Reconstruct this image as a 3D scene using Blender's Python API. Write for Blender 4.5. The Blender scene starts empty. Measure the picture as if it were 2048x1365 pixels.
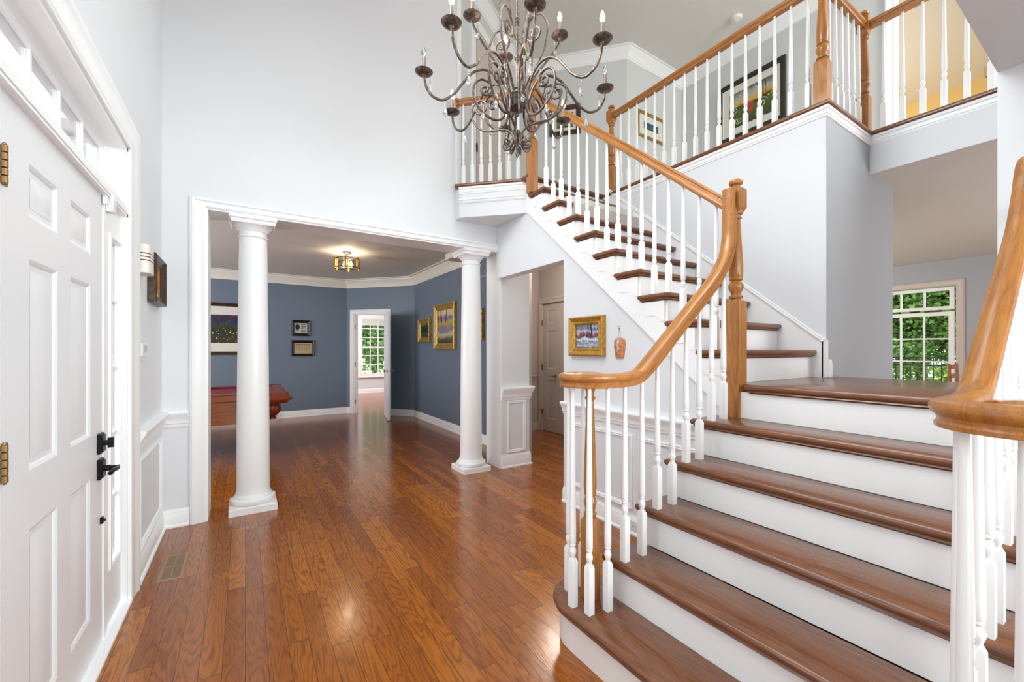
import bpy, bmesh, math, random
from mathutils import Vector, Matrix
random.seed(7)
SC = bpy.context.scene
COL = SC.collection
pi = math.pi
# ------------------------------------------------------------------ camera
CAM_H = 1.35
YAW = math.atan2(533.2, 830.2)
cd = bpy.data.cameras.new('camera')
cam = bpy.data.objects.new('camera', cd)
COL.objects.link(cam)
cam.location = (0, 0, CAM_H)
cam.rotation_euler = (pi / 2, 0, -YAW)
cd.sensor_width = 36
cd.lens = 830.2 / 2048 * 36
cd.shift_y = 18.2 / 2048
cd.clip_start = 0.02
cd.clip_end = 300
SC.camera = cam
# ------------------------------------------------------------------ world, lights, exposure
w = bpy.data.worlds.new('sky')
SC.world = w
w.use_nodes = True
wn = w.node_tree
bg = wn.nodes['Background']
bg.inputs[0].default_value = (0.86, 0.93, 1.0, 1)
bg.inputs[1].default_value = 4.2
SC.view_settings.view_transform = 'Standard'
SC.view_settings.look = 'None'
SC.view_settings.exposure = 0.07
SC.view_settings.gamma = 1.0
SC.view_settings.use_curve_mapping = False
SC.cycles.use_denoising = True
SC.cycles.max_bounces = 8
SC.cycles.diffuse_bounces = 5
SC.cycles.transparent_max_bounces = 12
SC.cycles.sample_clamp_indirect = 6.0
SC.cycles.caustics_reflective = False
SC.cycles.caustics_refractive = False

def area(name, loc, target, sx, sy, power, color=(1, 1, 1), spread=180):
    l = bpy.data.lights.new(name, 'AREA')
    l.shape = 'RECTANGLE'
    l.size = sx
    l.size_y = sy
    l.energy = power
    l.color = color
    l.spread = math.radians(spread)
    o = bpy.data.objects.new(name, l)
    COL.objects.link(o)
    o.location = loc
    d = Vector(target) - Vector(loc)
    o.rotation_euler = d.to_track_quat('-Z', 'Y').to_euler()
    return o

def point(name, loc, power, color=(1, 1, 1), rad=0.05):
    l = bpy.data.lights.new(name, 'POINT')
    l.energy = power
    l.color = color
    l.shadow_soft_size = rad
    o = bpy.data.objects.new(name, l)
    COL.objects.link(o)
    o.location = loc
    return o

area('foyer_window_daylight', (-0.42, 1.8, 4.2), (3.2, 1.3, 1.3), 2.0, 1.7, 34, (0.92, 0.99, 1.0), 105)
area('foyer_ceiling_fill', (0.7, 1.5, 5.45), (0.7, 1.3, 0), 2.0, 2.0, 23, (0.93, 1.0, 1.0), 130)  # added soft light at ceiling height, not a fixture of the foyer
area('front_room_fill', (0.1, -2.6, 1.7), (1.3, 2.0, 0.5), 3.4, 2.2, 66, (0.90, 0.985, 1.0), 108)  # added behind the camera like bounced flash, no window there
area('right_room_fill', (2.5, -2.3, 1.7), (-0.5, 2.6, 1.3), 1.8, 1.8, 42, (0.88, 0.98, 1.0), 90)  # unseen helper light to brighten the entry wall and risers
area('stairwell_fill', (2.3, 1.2, 5.3), (-0.5, 2.5, 1.0), 1.2, 1.2, 13, (0.88, 0.98, 1.0), 95)  # added overhead and aimed at the front door to lift it
area('game_room_daylight', (-3.9, 6.8, 1.6), (2.9, 6.6, 2.0), 2.8, 1.9, 125, (0.95, 0.98, 1.0))
area('game_room_front_fill', (-2.4, 4.45, 1.6), (1.0, 9.4, 1.5), 2.4, 1.9, 105, (0.95, 0.98, 1.0))  # added to brighten the far blue wall, no window is built here
area('study_fill', (2.2, 11.6, 2.6), (3.4, 12.6, 0.4), 2.0, 1.6, 90, (1.0, 1.0, 0.97))  # added area light topping up what the study window lets in
area('family_room_fill', (6.4, 4.2, 2.0), (9.0, 1.5, 1.4), 2.2, 1.4, 62, (1.0, 0.98, 0.93))  # hidden light put in to brighten the window trim from inside
area('kitchen_fill', (6.0, -2.2, 1.2), (6.2, 1.5, 2.75), 2.0, 1.4, 85, (1.0, 1.0, 1.0))  # invented light, tilted up to brighten the family room ceiling
area('hallway_upstairs_fill', (4.9, -1.4, 4.5), (5.2, 3.0, 4.4), 1.2, 1.6, 100, (1.0, 1.0, 0.97))  # added out of view to lift the upstairs walls and ceiling
area('bedroom_area_light', (7.2, 3.9, 4.4), (8.6, 0.5, 4.6), 1.6, 1.4, 70, (1.0, 0.97, 0.90))  # unseen area light inside the bedroom
point('hall_lamp', (3.4, 4.2, 2.45), 30, (1.0, 0.88, 0.76), 0.15)

# ------------------------------------------------------------------ node helpers
def s2l(c):
    return tuple(((x / 255) / 12.92 if x / 255 <= 0.04045 else ((x / 255 + 0.055) / 1.055) ** 2.4) for x in c) + (1,)

class NT:
    def __init__(s, name):
        s.m = bpy.data.materials.new(name)
        s.m.use_nodes = True
        s.t = s.m.node_tree
        s.b = s.t.nodes['Principled BSDF']
        s.out = s.t.nodes['Material Output']
    def n(s, typ, **k):
        x = s.t.nodes.new(typ)
        for a, b in k.items():
            setattr(x, a, b)
        return x
    def l(s, a, b):
        s.t.links.new(a, b)
    def _set(s, sock, v):
        if hasattr(v, 'is_linked') or isinstance(v, bpy.types.NodeSocket):
            s.l(v, sock)
        else:
            sock.default_value = v
    def math(s, op, a, b=None, c=None):
        x = s.n('ShaderNodeMath', operation=op)
        s._set(x.inputs[0], a)
        if b is not None: s._set(x.inputs[1], b)
        if c is not None: s._set(x.inputs[2], c)
        return x.outputs[0]
    def pos(s):
        return s.n('ShaderNodeNewGeometry').outputs['Position']
    def obj(s):
        return s.n('ShaderNodeTexCoord').outputs['Object']
    def sep(s, v):
        x = s.n('ShaderNodeSeparateXYZ')
        s.l(v, x.inputs[0])
        return x.outputs
    def comb(s, a, b, c):
        x = s.n('ShaderNodeCombineXYZ')
        for i, v in enumerate((a, b, c)):
            s._set(x.inputs[i], v)
        return x.outputs[0]
    def noise(s, vec, scale=5, detail=4, rough=0.5, dist=0.0):
        x = s.n('ShaderNodeTexNoise')
        s.l(vec, x.inputs['Vector'])
        x.inputs['Scale'].default_value = scale
        x.inputs['Detail'].default_value = detail
        x.inputs['Roughness'].default_value = rough
        x.inputs['Distortion'].default_value = dist
        return x.outputs[0]
    def white(s, a, b=0.0):
        x = s.n('ShaderNodeTexWhiteNoise', noise_dimensions='2D')
        s.l(s.comb(a, b, 0.0), x.inputs['Vector'])
        return x.outputs['Value']
    def ramp(s, fac, stops, interp='LINEAR'):
        x = s.n('ShaderNodeValToRGB')
        x.color_ramp.interpolation = interp
        e = x.color_ramp.elements
        while len(e) < len(stops): e.new(0.5)
        for i, (p, c) in enumerate(stops):
            e[i].position = p
            e[i].color = c
        s.l(fac, x.inputs[0])
        return x.outputs[0]
    def mix(s, fac, a, b, blend='MIX'):
        x = s.n('ShaderNodeMix', data_type='RGBA', blend_type=blend)
        s._set(x.inputs[0], fac)
        s._set(x.inputs[6], a)
        s._set(x.inputs[7], b)
        return x.outputs[2]
    def bump(s, h, strength=0.2, dist=0.01):
        x = s.n('ShaderNodeBump')
        x.inputs['Strength'].default_value = strength
        x.inputs['Distance'].default_value = dist
        s.l(h, x.inputs['Height'])
        s.l(x.outputs[0], s.b.inputs['Normal'])
    def color(s, c):
        s._set(s.b.inputs['Base Color'], c)
        return s
    def set(s, **k):
        for a, v in k.items():
            s._set(s.b.inputs[a.replace('_', ' ')], v)
        return s

def plain(name, rgb, rough=0.5, metal=0.0, coat=0.0, var=0.0):
    t = NT(name)
    c = s2l(rgb)
    if var > 0:
        f = t.noise(t.pos(), 3.0, 3)
        t.color(t.mix(f, tuple(x * (1 - var) for x in c[:3]) + (1,), tuple(min(1, x * (1 + var)) for x in c[:3]) + (1,)))
    else:
        t.color(c)
    t.set(Roughness=rough, Metallic=metal)
    t.b.inputs['Coat Weight'].default_value = coat
    return t.m

def paint(name, rgb, rough=0.55, bumpy=0.03):
    t = NT(name)
    c = s2l(rgb)
    f = t.noise(t.pos(), 1.2, 2)
    t.color(t.mix(f, tuple(x * 0.985 for x in c[:3]) + (1,), tuple(min(1, x * 1.015) for x in c[:3]) + (1,)))
    t.set(Roughness=rough)
    if bumpy:
        t.bump(t.noise(t.pos(), 260, 2), bumpy, 0.002)
    return t.m

M = {}
M['wall'] = paint('wall_paint_white', (226, 228, 232))
M['trim'] = paint('trim_paint_white', (244, 245, 246), 0.35, 0)
M['door'] = paint('door_paint_white', (231, 232, 236), 0.38, 0)
M['blue'] = paint('wall_paint_slate_blue', (107, 121, 138), 0.5)
M['grey'] = paint('wall_paint_grey', (168, 172, 177), 0.5)
M['upwall'] = paint('wall_paint_upstairs', (212, 214, 214))
M['beige'] = paint('wall_paint_beige', (196, 186, 178))
M['cream'] = paint('crown_paint_cream', (232, 229, 218), 0.4, 0)
M['ceil'] = paint('ceiling_paint', (222, 219, 213), 0.7)
M['ceilg'] = paint('ceiling_paint_greige', (216, 214, 209), 0.7)
M['halldoor'] = paint('door_paint_beige', (206, 194, 186), 0.4, 0)
M['yellow'] = paint('wall_paint_yellow', (226, 196, 128), 0.6)
M['black'] = plain('black_metal', (22, 22, 24), 0.35, 0.6)
M['matblack'] = plain('black_satin', (18, 17, 17), 0.4)
M['brass'] = plain('aged_brass', (160, 126, 84), 0.36, 1.0)
M['bronze'] = None
M['chrome'] = plain('nickel', (190, 188, 184), 0.25, 1.0)
M['plastic'] = plain('ivory_plastic', (228, 224, 214), 0.4)
M['offwhite'] = plain('white_plastic', (232, 232, 230), 0.4)
M['shade'] = plain('dark_slot', (40, 38, 36), 0.6)
M['mat'] = plain('mat_board', (226, 224, 214), 0.8)
M['vent'] = plain('vent_bronze', (166, 136, 110), 0.42, 0.2)
M['felt'] = plain('burgundy_felt', (128, 36, 62), 0.95, var=0.06)
M['leather'] = plain('black_leather', (20, 14, 16), 0.45)
M['candle'] = plain('candle_sleeve', (124, 110, 102), 0.45, 0.5)

def floor_mat():
    t = NT('oak_plank_floor')
    P = t.sep(t.pos())
    W, L = 0.083, 0.95
    rx = t.math('DIVIDE', P[0], W)
    row = t.math('FLOOR', rx)
    fx = t.math('FRACT', rx)
    off = t.white(row, 3.0)
    ry = t.math('ADD', t.math('DIVIDE', P[1], L), t.math('MULTIPLY', off, 7.31))
    pl = t.math('FLOOR', ry)
    fy = t.math('FRACT', ry)
    idn = t.white(row, pl)
    idn2 = t.white(pl, t.math('ADD', row, 31.0))
    # cathedral grain: contour lines of a stretched noise, different per plank
    gx = t.math('ADD', P[0], t.math('MULTIPLY', idn, 37.0))
    gy = t.math('ADD', P[1], t.math('MULTIPLY', idn2, 53.0))
    v = t.comb(t.math('MULTIPLY', gx, 9.0), t.math('MULTIPLY', gy, 1.1), 0.0)
    nz = t.noise(v, 1.0, 2, 0.45, 0.25)
    rings = t.math('FRACT', t.math('MULTIPLY', nz, 17.0))
    ring = t.math('SUBTRACT', 1.0, t.math('MULTIPLY', t.math('ABSOLUTE', t.math('SUBTRACT', rings, 0.5)), 2.0))
    ring = t.math('POWER', ring, 2.2)
    fine = t.noise(t.comb(t.math('MULTIPLY', gx, 190.0), t.math('MULTIPLY', gy, 9.0), 0.0), 1.0, 3, 0.6)
    base = t.ramp(idn, [(0, s2l((146, 79, 19))), (0.35, s2l((160, 89, 22))), (0.7, s2l((170, 98, 26))), (1, s2l((184, 109, 32)))])
    c1 = t.mix(t.math('MULTIPLY', ring, 0.62), base, s2l((98, 48, 15)))
    c2 = t.mix(t.math('MULTIPLY', t.math('GREATER_THAN', fine, 0.56), 0.3), c1, s2l((84, 42, 18)))
    gapx = t.math('LESS_THAN', t.math('MINIMUM', fx, t.math('SUBTRACT', 1.0, fx)), 0.013)
    gapy = t.math('LESS_THAN', t.math('MINIMUM', fy, t.math('SUBTRACT', 1.0, fy)), 0.0014)
    gap = t.math('MAXIMUM', gapx, gapy)
    col = t.mix(t.math('MULTIPLY', gap, 0.85), c2, s2l((46, 22, 10)))
    t.color(col)
    t.set(Roughness=t.math('ADD', 0.16, t.math('MULTIPLY', fine, 0.10)))
    t.b.inputs['Coat Weight'].default_value = 0.22
    t.b.inputs['Coat Roughness'].default_value = 0.12
    h = t.math('SUBTRACT', t.math('MULTIPLY', ring, -0.25), gap)
    h2 = t.math('ADD', h, t.math('MULTIPLY', t.noise(t.pos(), 5.0, 2), 0.9))
    t.bump(h2, 0.16, 0.003)
    return t.m
M['floor'] = floor_mat()

def oak(name, light, dark, axis, rough=0.3, rings=9.0, strong=0.6, stretch=1.0):
    """wood with the grain running along the unit vector `axis` (world space)"""
    t = NT(name)
    ax = Vector(axis).normalized()
    up = Vector((0, 0, 1)) if abs(ax.z) < 0.9 else Vector((1, 0, 0))
    p1 = ax.cross(up).normalized()
    p2 = ax.cross(p1)
    pos = t.pos()
    def dot(v):
        x = t.n('ShaderNodeVectorMath', operation='DOT_PRODUCT')
        t.l(pos, x.inputs[0])
        x.inputs[1].default_value = v
        return x.outputs['Value']
    a, b, c = dot(ax), dot(p1), dot(p2)
    rnd = t.n('ShaderNodeObjectInfo').outputs['Random']
    a = t.math('ADD', a, t.math('MULTIPLY', rnd, 9.0))
    b = t.math('ADD', b, t.math('MULTIPLY', rnd, 3.0))
    v = t.comb(t.math('MULTIPLY', a, 1.0 * stretch), t.math('MULTIPLY', b, 11.0), t.math('MULTIPLY', c, 11.0))
    nz = t.noise(v, 1.0, 2, 0.45, 0.3)
    r = t.math('FRACT', t.math('MULTIPLY', nz, rings))
    r = t.math('SUBTRACT', 1.0, t.math('MULTIPLY', t.math('ABSOLUTE', t.math('SUBTRACT', r, 0.5)), 2.0))
    r = t.math('POWER', r, 2.0)
    f = t.noise(t.comb(t.math('MULTIPLY', a, 10.0), t.math('MULTIPLY', b, 230.0), t.math('MULTIPLY', c, 230.0)), 1.0, 3, 0.6)
    blotch = t.noise(t.comb(a, t.math('MULTIPLY', b, 4.0), t.math('MULTIPLY', c, 4.0)), 1.5, 2)
    lt = s2l(light)
    base = t.mix(blotch, tuple(x * 0.82 for x in lt[:3]) + (1,), tuple(x * 1.15 for x in lt[:3]) + (1,))
    c1 = t.mix(t.math('MULTIPLY', r, strong), base, s2l(dark))
    c2 = t.mix(t.math('MULTIPLY', t.math('GREATER_THAN', f, 0.55), 0.32), c1, s2l(dark))
    t.color(c2)
    t.set(Roughness=rough)
    t.b.inputs['Coat Weight'].default_value = 0.25
    t.b.inputs['Coat Roughness'].default_value = 0.15
    t.bump(t.math('MULTIPLY', f, -1.0), 0.08, 0.002)
    return t.m
TL, TD = (130, 82, 54), (72, 40, 25)
M['treadY'] = oak('stained_oak_tread', TL, TD, (0, 1, 0), 0.27, 13, 0.5)
M['treadX'] = oak('stained_oak_tread_cross', TL, TD, (1, 0, 0), 0.27, 13, 0.5)
RL, RD = (184, 121, 56), (128, 72, 26)
M['railup'] = oak('honey_oak_rail_lower', RL, RD, (0.227, 0, 0.19), 0.3, 9, 0.45)
M['railA'] = oak('honey_oak_rail_upper', RL, RD, (0, 0.227, 0.19), 0.3, 9, 0.45)
M['railY'] = oak('honey_oak_rail_level', RL, RD, (0, 1, 0), 0.3, 9, 0.45)
M['railX'] = oak('honey_oak_rail_level_cross', RL, RD, (1, 0, 0), 0.3, 9, 0.45)
M['oakZ'] = oak('honey_oak_newel', (184, 121, 54), (126, 72, 26), (0, 0, 1), 0.3, 9, 0.5)
M['table'] = oak('pool_table_oak', (150, 84, 36), (88, 42, 18), (1, 0, 0), 0.35, 11, 0.5)
M['tablered'] = oak('pool_table_cherry', (142, 58, 30), (78, 26, 14), (1, 0, 0), 0.25, 8, 0.5)
M['chairwood'] = oak('chair_wood', (176, 104, 58), (120, 66, 34), (0, 0, 1), 0.35)

def bronze():
    t = NT('aged_bronze')
    n = t.noise(t.pos(), 60, 4, 0.6)
    t.color(t.ramp(n, [(0.32, s2l((62, 54, 51))), (0.55, s2l((108, 97, 91))), (0.75, s2l((150, 122, 96)))]))
    t.set(Roughness=0.42, Metallic=0.75)
    t.bump(n, 0.15, 0.002)
    return t.m
M['bronze'] = bronze()

def framemat(name, a, b, metal=0.3, rough=0.4):
    t = NT(name)
    n = t.noise(t.pos(), 45, 4, 0.6)
    t.color(t.ramp(n, [(0.35, s2l(a)), (0.65, s2l(b))]))
    t.set(Roughness=rough, Metallic=metal)
    return t.m
M['gold'] = framemat('gilt_frame', (168, 122, 44), (204, 160, 74), 0.45)
M['gold2'] = framemat('antique_gilt_frame', (140, 100, 40), (206, 176, 96), 0.45)
M['walnut'] = framemat('dark_walnut_frame', (46, 28, 20), (84, 54, 36), 0.0)
M['greenframe'] = framemat('dark_green_frame', (26, 32, 22), (58, 60, 36), 0.1)

def glass_mat(name, tint=(1, 1, 1, 1), refl=0.08):
    t = NT(name)
    tr = t.n('ShaderNodeBsdfTransparent')
    tr.inputs[0].default_value = tint
    gl = t.n('ShaderNodeBsdfGlossy')
    gl.inputs['Roughness'].default_value = 0.02
    mx = t.n('ShaderNodeMixShader')
    lw = t.n('ShaderNodeFresnel')
    lw.inputs[0].default_value = 1.45
    t.l(t.math('MULTIPLY', lw.outputs[0], refl * 8), mx.inputs[0])
    t.l(tr.outputs[0], mx.inputs[1])
    t.l(gl.outputs[0], mx.inputs[2])
    t.l(mx.outputs[0], t.out.inputs[0])
    return t.m
M['glass'] = glass_mat('window_glass')
M['bulbglass'] = glass_mat('clear_bulb_glass', (0.96, 0.96, 0.96, 1), 0.12)

def crystal():
    t = NT('crystal')
    t.color((1, 1, 1, 1))
    t.set(Roughness=0.02, IOR=1.55)
    t.b.inputs['Transmission Weight'].default_value = 0.85
    return t.m
M['crystal'] = crystal()

def emit(name, rgb, strength):
    t = NT(name)
    t.color(s2l(rgb))
    t.b.inputs['Emission Color'].default_value = s2l(rgb)
    t.b.inputs['Emission Strength'].default_value = strength
    return t.m
M['flame'] = emit('lit_bulb', (255, 216, 160), 9.0)
M['lamp'] = emit('lit_filament_bulb', (255, 196, 120), 6.0)

def art(name, stops, scale=7.0, cell=True, seed=0.0, stretch=(1, 1, 1), rough=0.6):
    t = NT(name)
    o = t.obj()
    mp = t.n('ShaderNodeMapping')
    t.l(o, mp.inputs[0])
    mp.inputs['Location'].default_value = (seed, seed * 1.7, seed * 0.6)
    mp.inputs['Scale'].default_value = stretch
    v = mp.outputs[0]
    nz = t.noise(v, scale, 4, 0.6, 0.6)
    if cell:
        vo = t.n('ShaderNodeTexVoronoi')
        vo.inputs['Scale'].default_value = scale * 2.2
        wv = t.n('ShaderNodeVectorMath', operation='ADD')
        t.l(v, wv.inputs[0])
        nn = t.n('ShaderNodeTexNoise')
        nn.inputs['Scale'].default_value = scale
        t.l(v, nn.inputs['Vector'])
        sc_ = t.n('ShaderNodeVectorMath', operation='SCALE')
        t.l(nn.outputs['Color'], sc_.inputs[0])
        sc_.inputs['Scale'].default_value = 0.25
        t.l(sc_.outputs[0], wv.inputs[1])
        t.l(wv.outputs[0], vo.inputs['Vector'])
        bw = t.sep(vo.outputs['Color'])
        nz = t.math('ADD', t.math('MULTIPLY', nz, 0.55), t.math('MULTIPLY', bw[0], 0.45))
    t.color(t.ramp(nz, [(p, s2l(c)) for p, c in stops], 'CONSTANT' if cell else 'LINEAR'))
    t.set(Roughness=rough)
    return t.m

def leafmat(name, a, b):
    t = NT(name)
    r = t.noise(t.pos(), 3.5, 3)
    t.color(t.mix(r, s2l(a), s2l(b)))
    t.set(Roughness=0.5)
    return t.m
M['leaf1'] = leafmat('conifer_green', (48, 84, 30), (110, 146, 62))
M['leaf2'] = leafmat('leaf_green', (84, 130, 40), (176, 200, 92))
M['leaf3'] = leafmat('shrub_green', (84, 130, 40), (180, 200, 96))
M['bark'] = plain('bark', (70, 52, 40), 0.9, var=0.2)
M['grass'] = leafmat('lawn_green', (112, 150, 60), (150, 182, 84))
M['mulch'] = plain('mulch', (120, 92, 66), 0.95, var=0.2)
M['clay'] = framemat('terracotta', (178, 106, 68), (214, 142, 98), 0.0, 0.8)
M['claygrey'] = framemat('grey_glaze', (120, 120, 126), (196, 198, 204), 0.1, 0.35)

# ------------------------------------------------------------------ mesh helpers
class MB:
    def __init__(s):
        s.bm = bmesh.new()
    def v(s, co): return s.bm.verts.new(co)
    def f(s, vs):
        try: return s.bm.faces.new(vs)
        except ValueError: return None
    def box(s, x0, x1, y0, y1, z0, z1):
        x0, x1 = sorted((x0, x1)); y0, y1 = sorted((y0, y1)); z0, z1 = sorted((z0, z1))
        a = [s.v(c) for c in ((x0, y0, z0), (x1, y0, z0), (x1, y1, z0), (x0, y1, z0), (x0, y0, z1), (x1, y0, z1), (x1, y1, z1), (x0, y1, z1))]
        for q in ((3, 2, 1, 0), (4, 5, 6, 7), (0, 1, 5, 4), (1, 2, 6, 5), (2, 3, 7, 6), (3, 0, 4, 7)):
            s.f([a[i] for i in q])
        return s
    def obox(s, o, U, V, N, u0, u1, v0, v1, n0, n1):
        """box in a local frame"""
        o, U, V, N = Vector(o), Vector(U), Vector(V), Vector(N)
        a = [s.v(o + U * u + V * q + N * n) for (u, q, n) in ((u0, v0, n0), (u1, v0, n0), (u1, v1, n0), (u0, v1, n0), (u0, v0, n1), (u1, v0, n1), (u1, v1, n1), (u0, v1, n1))]
        for q in ((3, 2, 1, 0), (4, 5, 6, 7), (0, 1, 5, 4), (1, 2, 6, 5), (2, 3, 7, 6), (3, 0, 4, 7)):
            s.f([a[i] for i in q])
        return s
    def prism(s, pts, d):
        """extrude 3d polygon pts by vector d"""
        d = Vector(d)
        a = [s.v(p) for p in pts]
        b = [s.v(Vector(p) + d) for p in pts]
        s.f(a[::-1]); s.f(b)
        n = len(pts)
        for i in range(n):
            s.f([a[i], a[(i + 1) % n], b[(i + 1) % n], b[i]])
        return s
    def rings(s, rings, closed=True, cap=True):
        R = [[s.v(p) for p in r] for r in rings]
        n = len(R[0])
        for i in range(len(R) - 1):
            for j in range(n if closed else n - 1):
                s.f([R[i][j], R[i][(j + 1) % n], R[i + 1][(j + 1) % n], R[i + 1][j]])
        if cap:
            s.f(R[0][::-1]); s.f(R[-1])
        return R
    def lathe(s, c, prof, seg=16, axis=(0, 0, 1), square=None):
        c = Vector(c); ax = Vector(axis).normalized()
        p = ax.orthogonal().normalized() if abs(ax.z) < 0.99 else Vector((1, 0, 0))
        q = ax.cross(p)
        s.rings([[c + ax * z + p * (max(r, 1e-4) * math.cos(2 * pi * k / seg)) + q * (max(r, 1e-4) * math.sin(2 * pi * k / seg)) for k in range(seg)] for (r, z) in prof])
        return s
    def block(s, cx, cy, prof):
        """square section: prof [(half, z)]"""
        s.rings([[(cx - h, cy - h, z), (cx + h, cy - h, z), (cx + h, cy + h, z), (cx - h, cy + h, z)] for h, z in prof])
        return s
    def sweep(s, path, prof, side=None, closed=False, scale=None):
        """prof: [(a across, b up)] swept along 3d path. across is horizontal."""
        P = [Vector(p) for p in path]
        n = len(P); rs = []; last = Vector(side) if side is not None else None
        if last is None:
            for i in range(n - 1):
                h = (P[i + 1] - P[i]); h.z = 0
                if h.length > 0.3 * (P[i + 1] - P[i]).length:
                    last = Vector((0, 0, 1)).cross(h).normalized(); break
        for i in range(n):
            t = (P[min(i + 1, n - 1)] - P[max(i - 1, 0)])
            t.normalize()
            h = Vector((t.x, t.y, 0))
            if side is not None: sd = Vector(side)
            elif h.length > 0.12 or last is None:
                sd = Vector((0, 0, 1)).cross(h).normalized()
            else: sd = last
            last = sd
            up = t.cross(sd) * 1.0
            if up.length < 1e-6: up = Vector((0, 0, 1))
            up.normalize()
            k = scale[i] if scale else 1.0
            rs.append([P[i] + sd * a * k + up * b * k for a, b in prof])
        s.rings(rs)
        return s
    def tube(s, path, r, seg=8, radii=None):
        P = [Vector(p) for p in path]
        n = len(P)
        t0 = (P[1] - P[0]).normalized()
        u = t0.orthogonal().normalized()
        rs = []
        for i in range(n):
            t = (P[min(i + 1, n - 1)] - P[max(i - 1, 0)]).normalized()
            u = (u - t * u.dot(t))
            if u.length < 1e-5: u = t.orthogonal()
            u.normalize()
            w_ = t.cross(u)
            rr = radii[i] if radii else r
            rs.append([P[i] + u * rr * math.cos(2 * pi * k / seg) + w_ * rr * math.sin(2 * pi * k / seg) for k in range(seg)])
        s.rings(rs)
        return s
    def frame(s, o, U, V, N, w_, h, prof, open_bottom=False):
        """mitred frame around the rectangle o..o+U*w+V*h; prof [(a outward, b along N)]; closed solid ring"""
        o, U, V, N = Vector(o), Vector(U), Vector(V), Vector(N)
        if open_bottom:
            cs = [(0, 0, -1, 0), (0, h, -1, 1), (w_, h, 1, 1), (w_, 0, 1, 0)]
        else:
            cs = [(0, 0, -1, -1), (0, h, -1, 1), (w_, h, 1, 1), (w_, 0, 1, -1)]
        R = [[s.v(o + U * (x + a * ex) + V * (y + a * ey) + N * b) for a, b in prof] for x, y, ex, ey in cs]
        m = len(prof)
        for i in range(len(R) - 1 if open_bottom else len(R)):
            A, B = R[i], R[(i + 1) % len(R)]
            for j in range(m):
                s.f([A[j], A[(j + 1) % m], B[(j + 1) % m], B[j]])
        if open_bottom:
            s.f(R[0]); s.f(R[-1][::-1])
        return s
    def mould(s, pts, prof, closed=False):
        """horizontal moulding along xy polyline; prof closed polygon [(out to the left, z)]"""
        n = len(pts); P = [Vector((p[0], p[1])) for p in pts]
        rs = []
        for i in range(n):
            if closed or 0 < i < n - 1:
                a = (P[i] - P[(i - 1) % n]).normalized(); b = (P[(i + 1) % n] - P[i]).normalized()
            elif i == 0: a = b = (P[1] - P[0]).normalized()
            else: a = b = (P[-1] - P[-2]).normalized()
            na, nb = Vector((-a.y, a.x)), Vector((-b.y, b.x))
            m = (na + nb); m /= max(0.2, m.dot(na)) if m.length > 1e-6 else 1
            rs.append([(P[i].x + m.x * o, P[i].y + m.y * o, z) for o, z in prof])
        if closed: rs.append(rs[0])
        s.rings(rs, cap=not closed)
        return s
    def slab(s, poly, layers):
        """stack of inset copies of a ccw convex polygon; layers [(inset, z)]"""
        n = len(poly); P = [Vector(p) for p in poly]
        ms = []
        for i in range(n):
            a = (P[i] - P[i - 1]).normalized(); b = (P[(i + 1) % n] - P[i]).normalized()
            na, nb = Vector((-a.y, a.x)), Vector((-b.y, b.x))
            m = na + nb; m /= m.dot(na); ms.append(m)
        s.rings([[(P[i].x + ms[i].x * o, P[i].y + ms[i].y * o, z) for i in range(n)] for o, z in layers])
        return s
    def build(s, name, mat, parent=None, smooth=True, angle=32):
        bmesh.ops.recalc_face_normals(s.bm, faces=s.bm.faces)
        me = bpy.data.meshes.new(name)
        s.bm.to_mesh(me); s.bm.free()
        if smooth:
            me.shade_smooth()
            me.set_sharp_from_angle(angle=math.radians(angle))
        me.materials.append(mat)
        o = bpy.data.objects.new(name, me)
        COL.objects.link(o)
        if parent is not None: o.parent = parent
        return o

def recenter(o):
    """put a mesh object's origin at its bounding box centre (bottom)"""
    me = o.data
    xs = [v.co for v in me.vertices]
    c = Vector(((min(v.x for v in xs) + max(v.x for v in xs)) / 2, (min(v.y for v in xs) + max(v.y for v in xs)) / 2, min(v.z for v in xs)))
    me.transform(Matrix.Translation(-c))
    o.location = o.location + c
    return o

def tag(o, label, cat, group=None, kind=None):
    o['label'] = label
    o['category'] = cat
    if group: o['group'] = group
    if kind: o['kind'] = kind
    return o

def thing(name, label, cat, loc=(0, 0, 0), group=None):
    o = bpy.data.objects.new(name, None)
    o.empty_display_size = 0.1
    COL.objects.link(o)
    o.location = loc
    o['_o'] = 1
    del o['_o']
    return tag(o, label, cat, group)

def adopt(root):
    """children were modelled in world space: keep them there"""
    bpy.context.view_layer.update()
    inv = Matrix.Translation(-root.location)
    for ch in root.children:
        ch.matrix_parent_inverse = inv

def struct(o, label, cat):
    o['kind'] = 'structure'
    o['label'] = label
    o['category'] = cat
    return o

def crom(pts, k=6):
    P = [Vector(p) for p in pts]
    P = [P[0] * 2 - P[1]] + P + [P[-1] * 2 - P[-2]]
    out = []
    for i in range(1, len(P) - 2):
        for j in range(k):
            t = j / k
            a, b, c, d = P[i - 1], P[i], P[i + 1], P[i + 2]
            out.append(0.5 * ((2 * b) + (c - a) * t + (2 * a - 5 * b + 4 * c - d) * t * t + (3 * b - a - 3 * c + d) * t ** 3))
    out.append(P[-2])
    return out

X, Y, Z = Vector((1, 0, 0)), Vector((0, 1, 0)), Vector((0, 0, 1))
# ------------------------------------------------------------------ key dimensions
R_, G_ = 0.193, 0.227
ZF = 16 * R_            # upstairs floor
ZC = 5.53               # upstairs ceiling
Z1 = 2.755              # ground floor ceilings
XL = -0.53              # entry wall face
YW = 4.06               # wall with the column opening
XS = 2.40               # wall under the upper flight
XW = 3.404              # wall beside the upper flight
XR, YR = 3.2, 0.44      # right hand wall and its corner
YG = 1.25               # grey wall
XB = 4.2                # gallery beam

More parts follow.
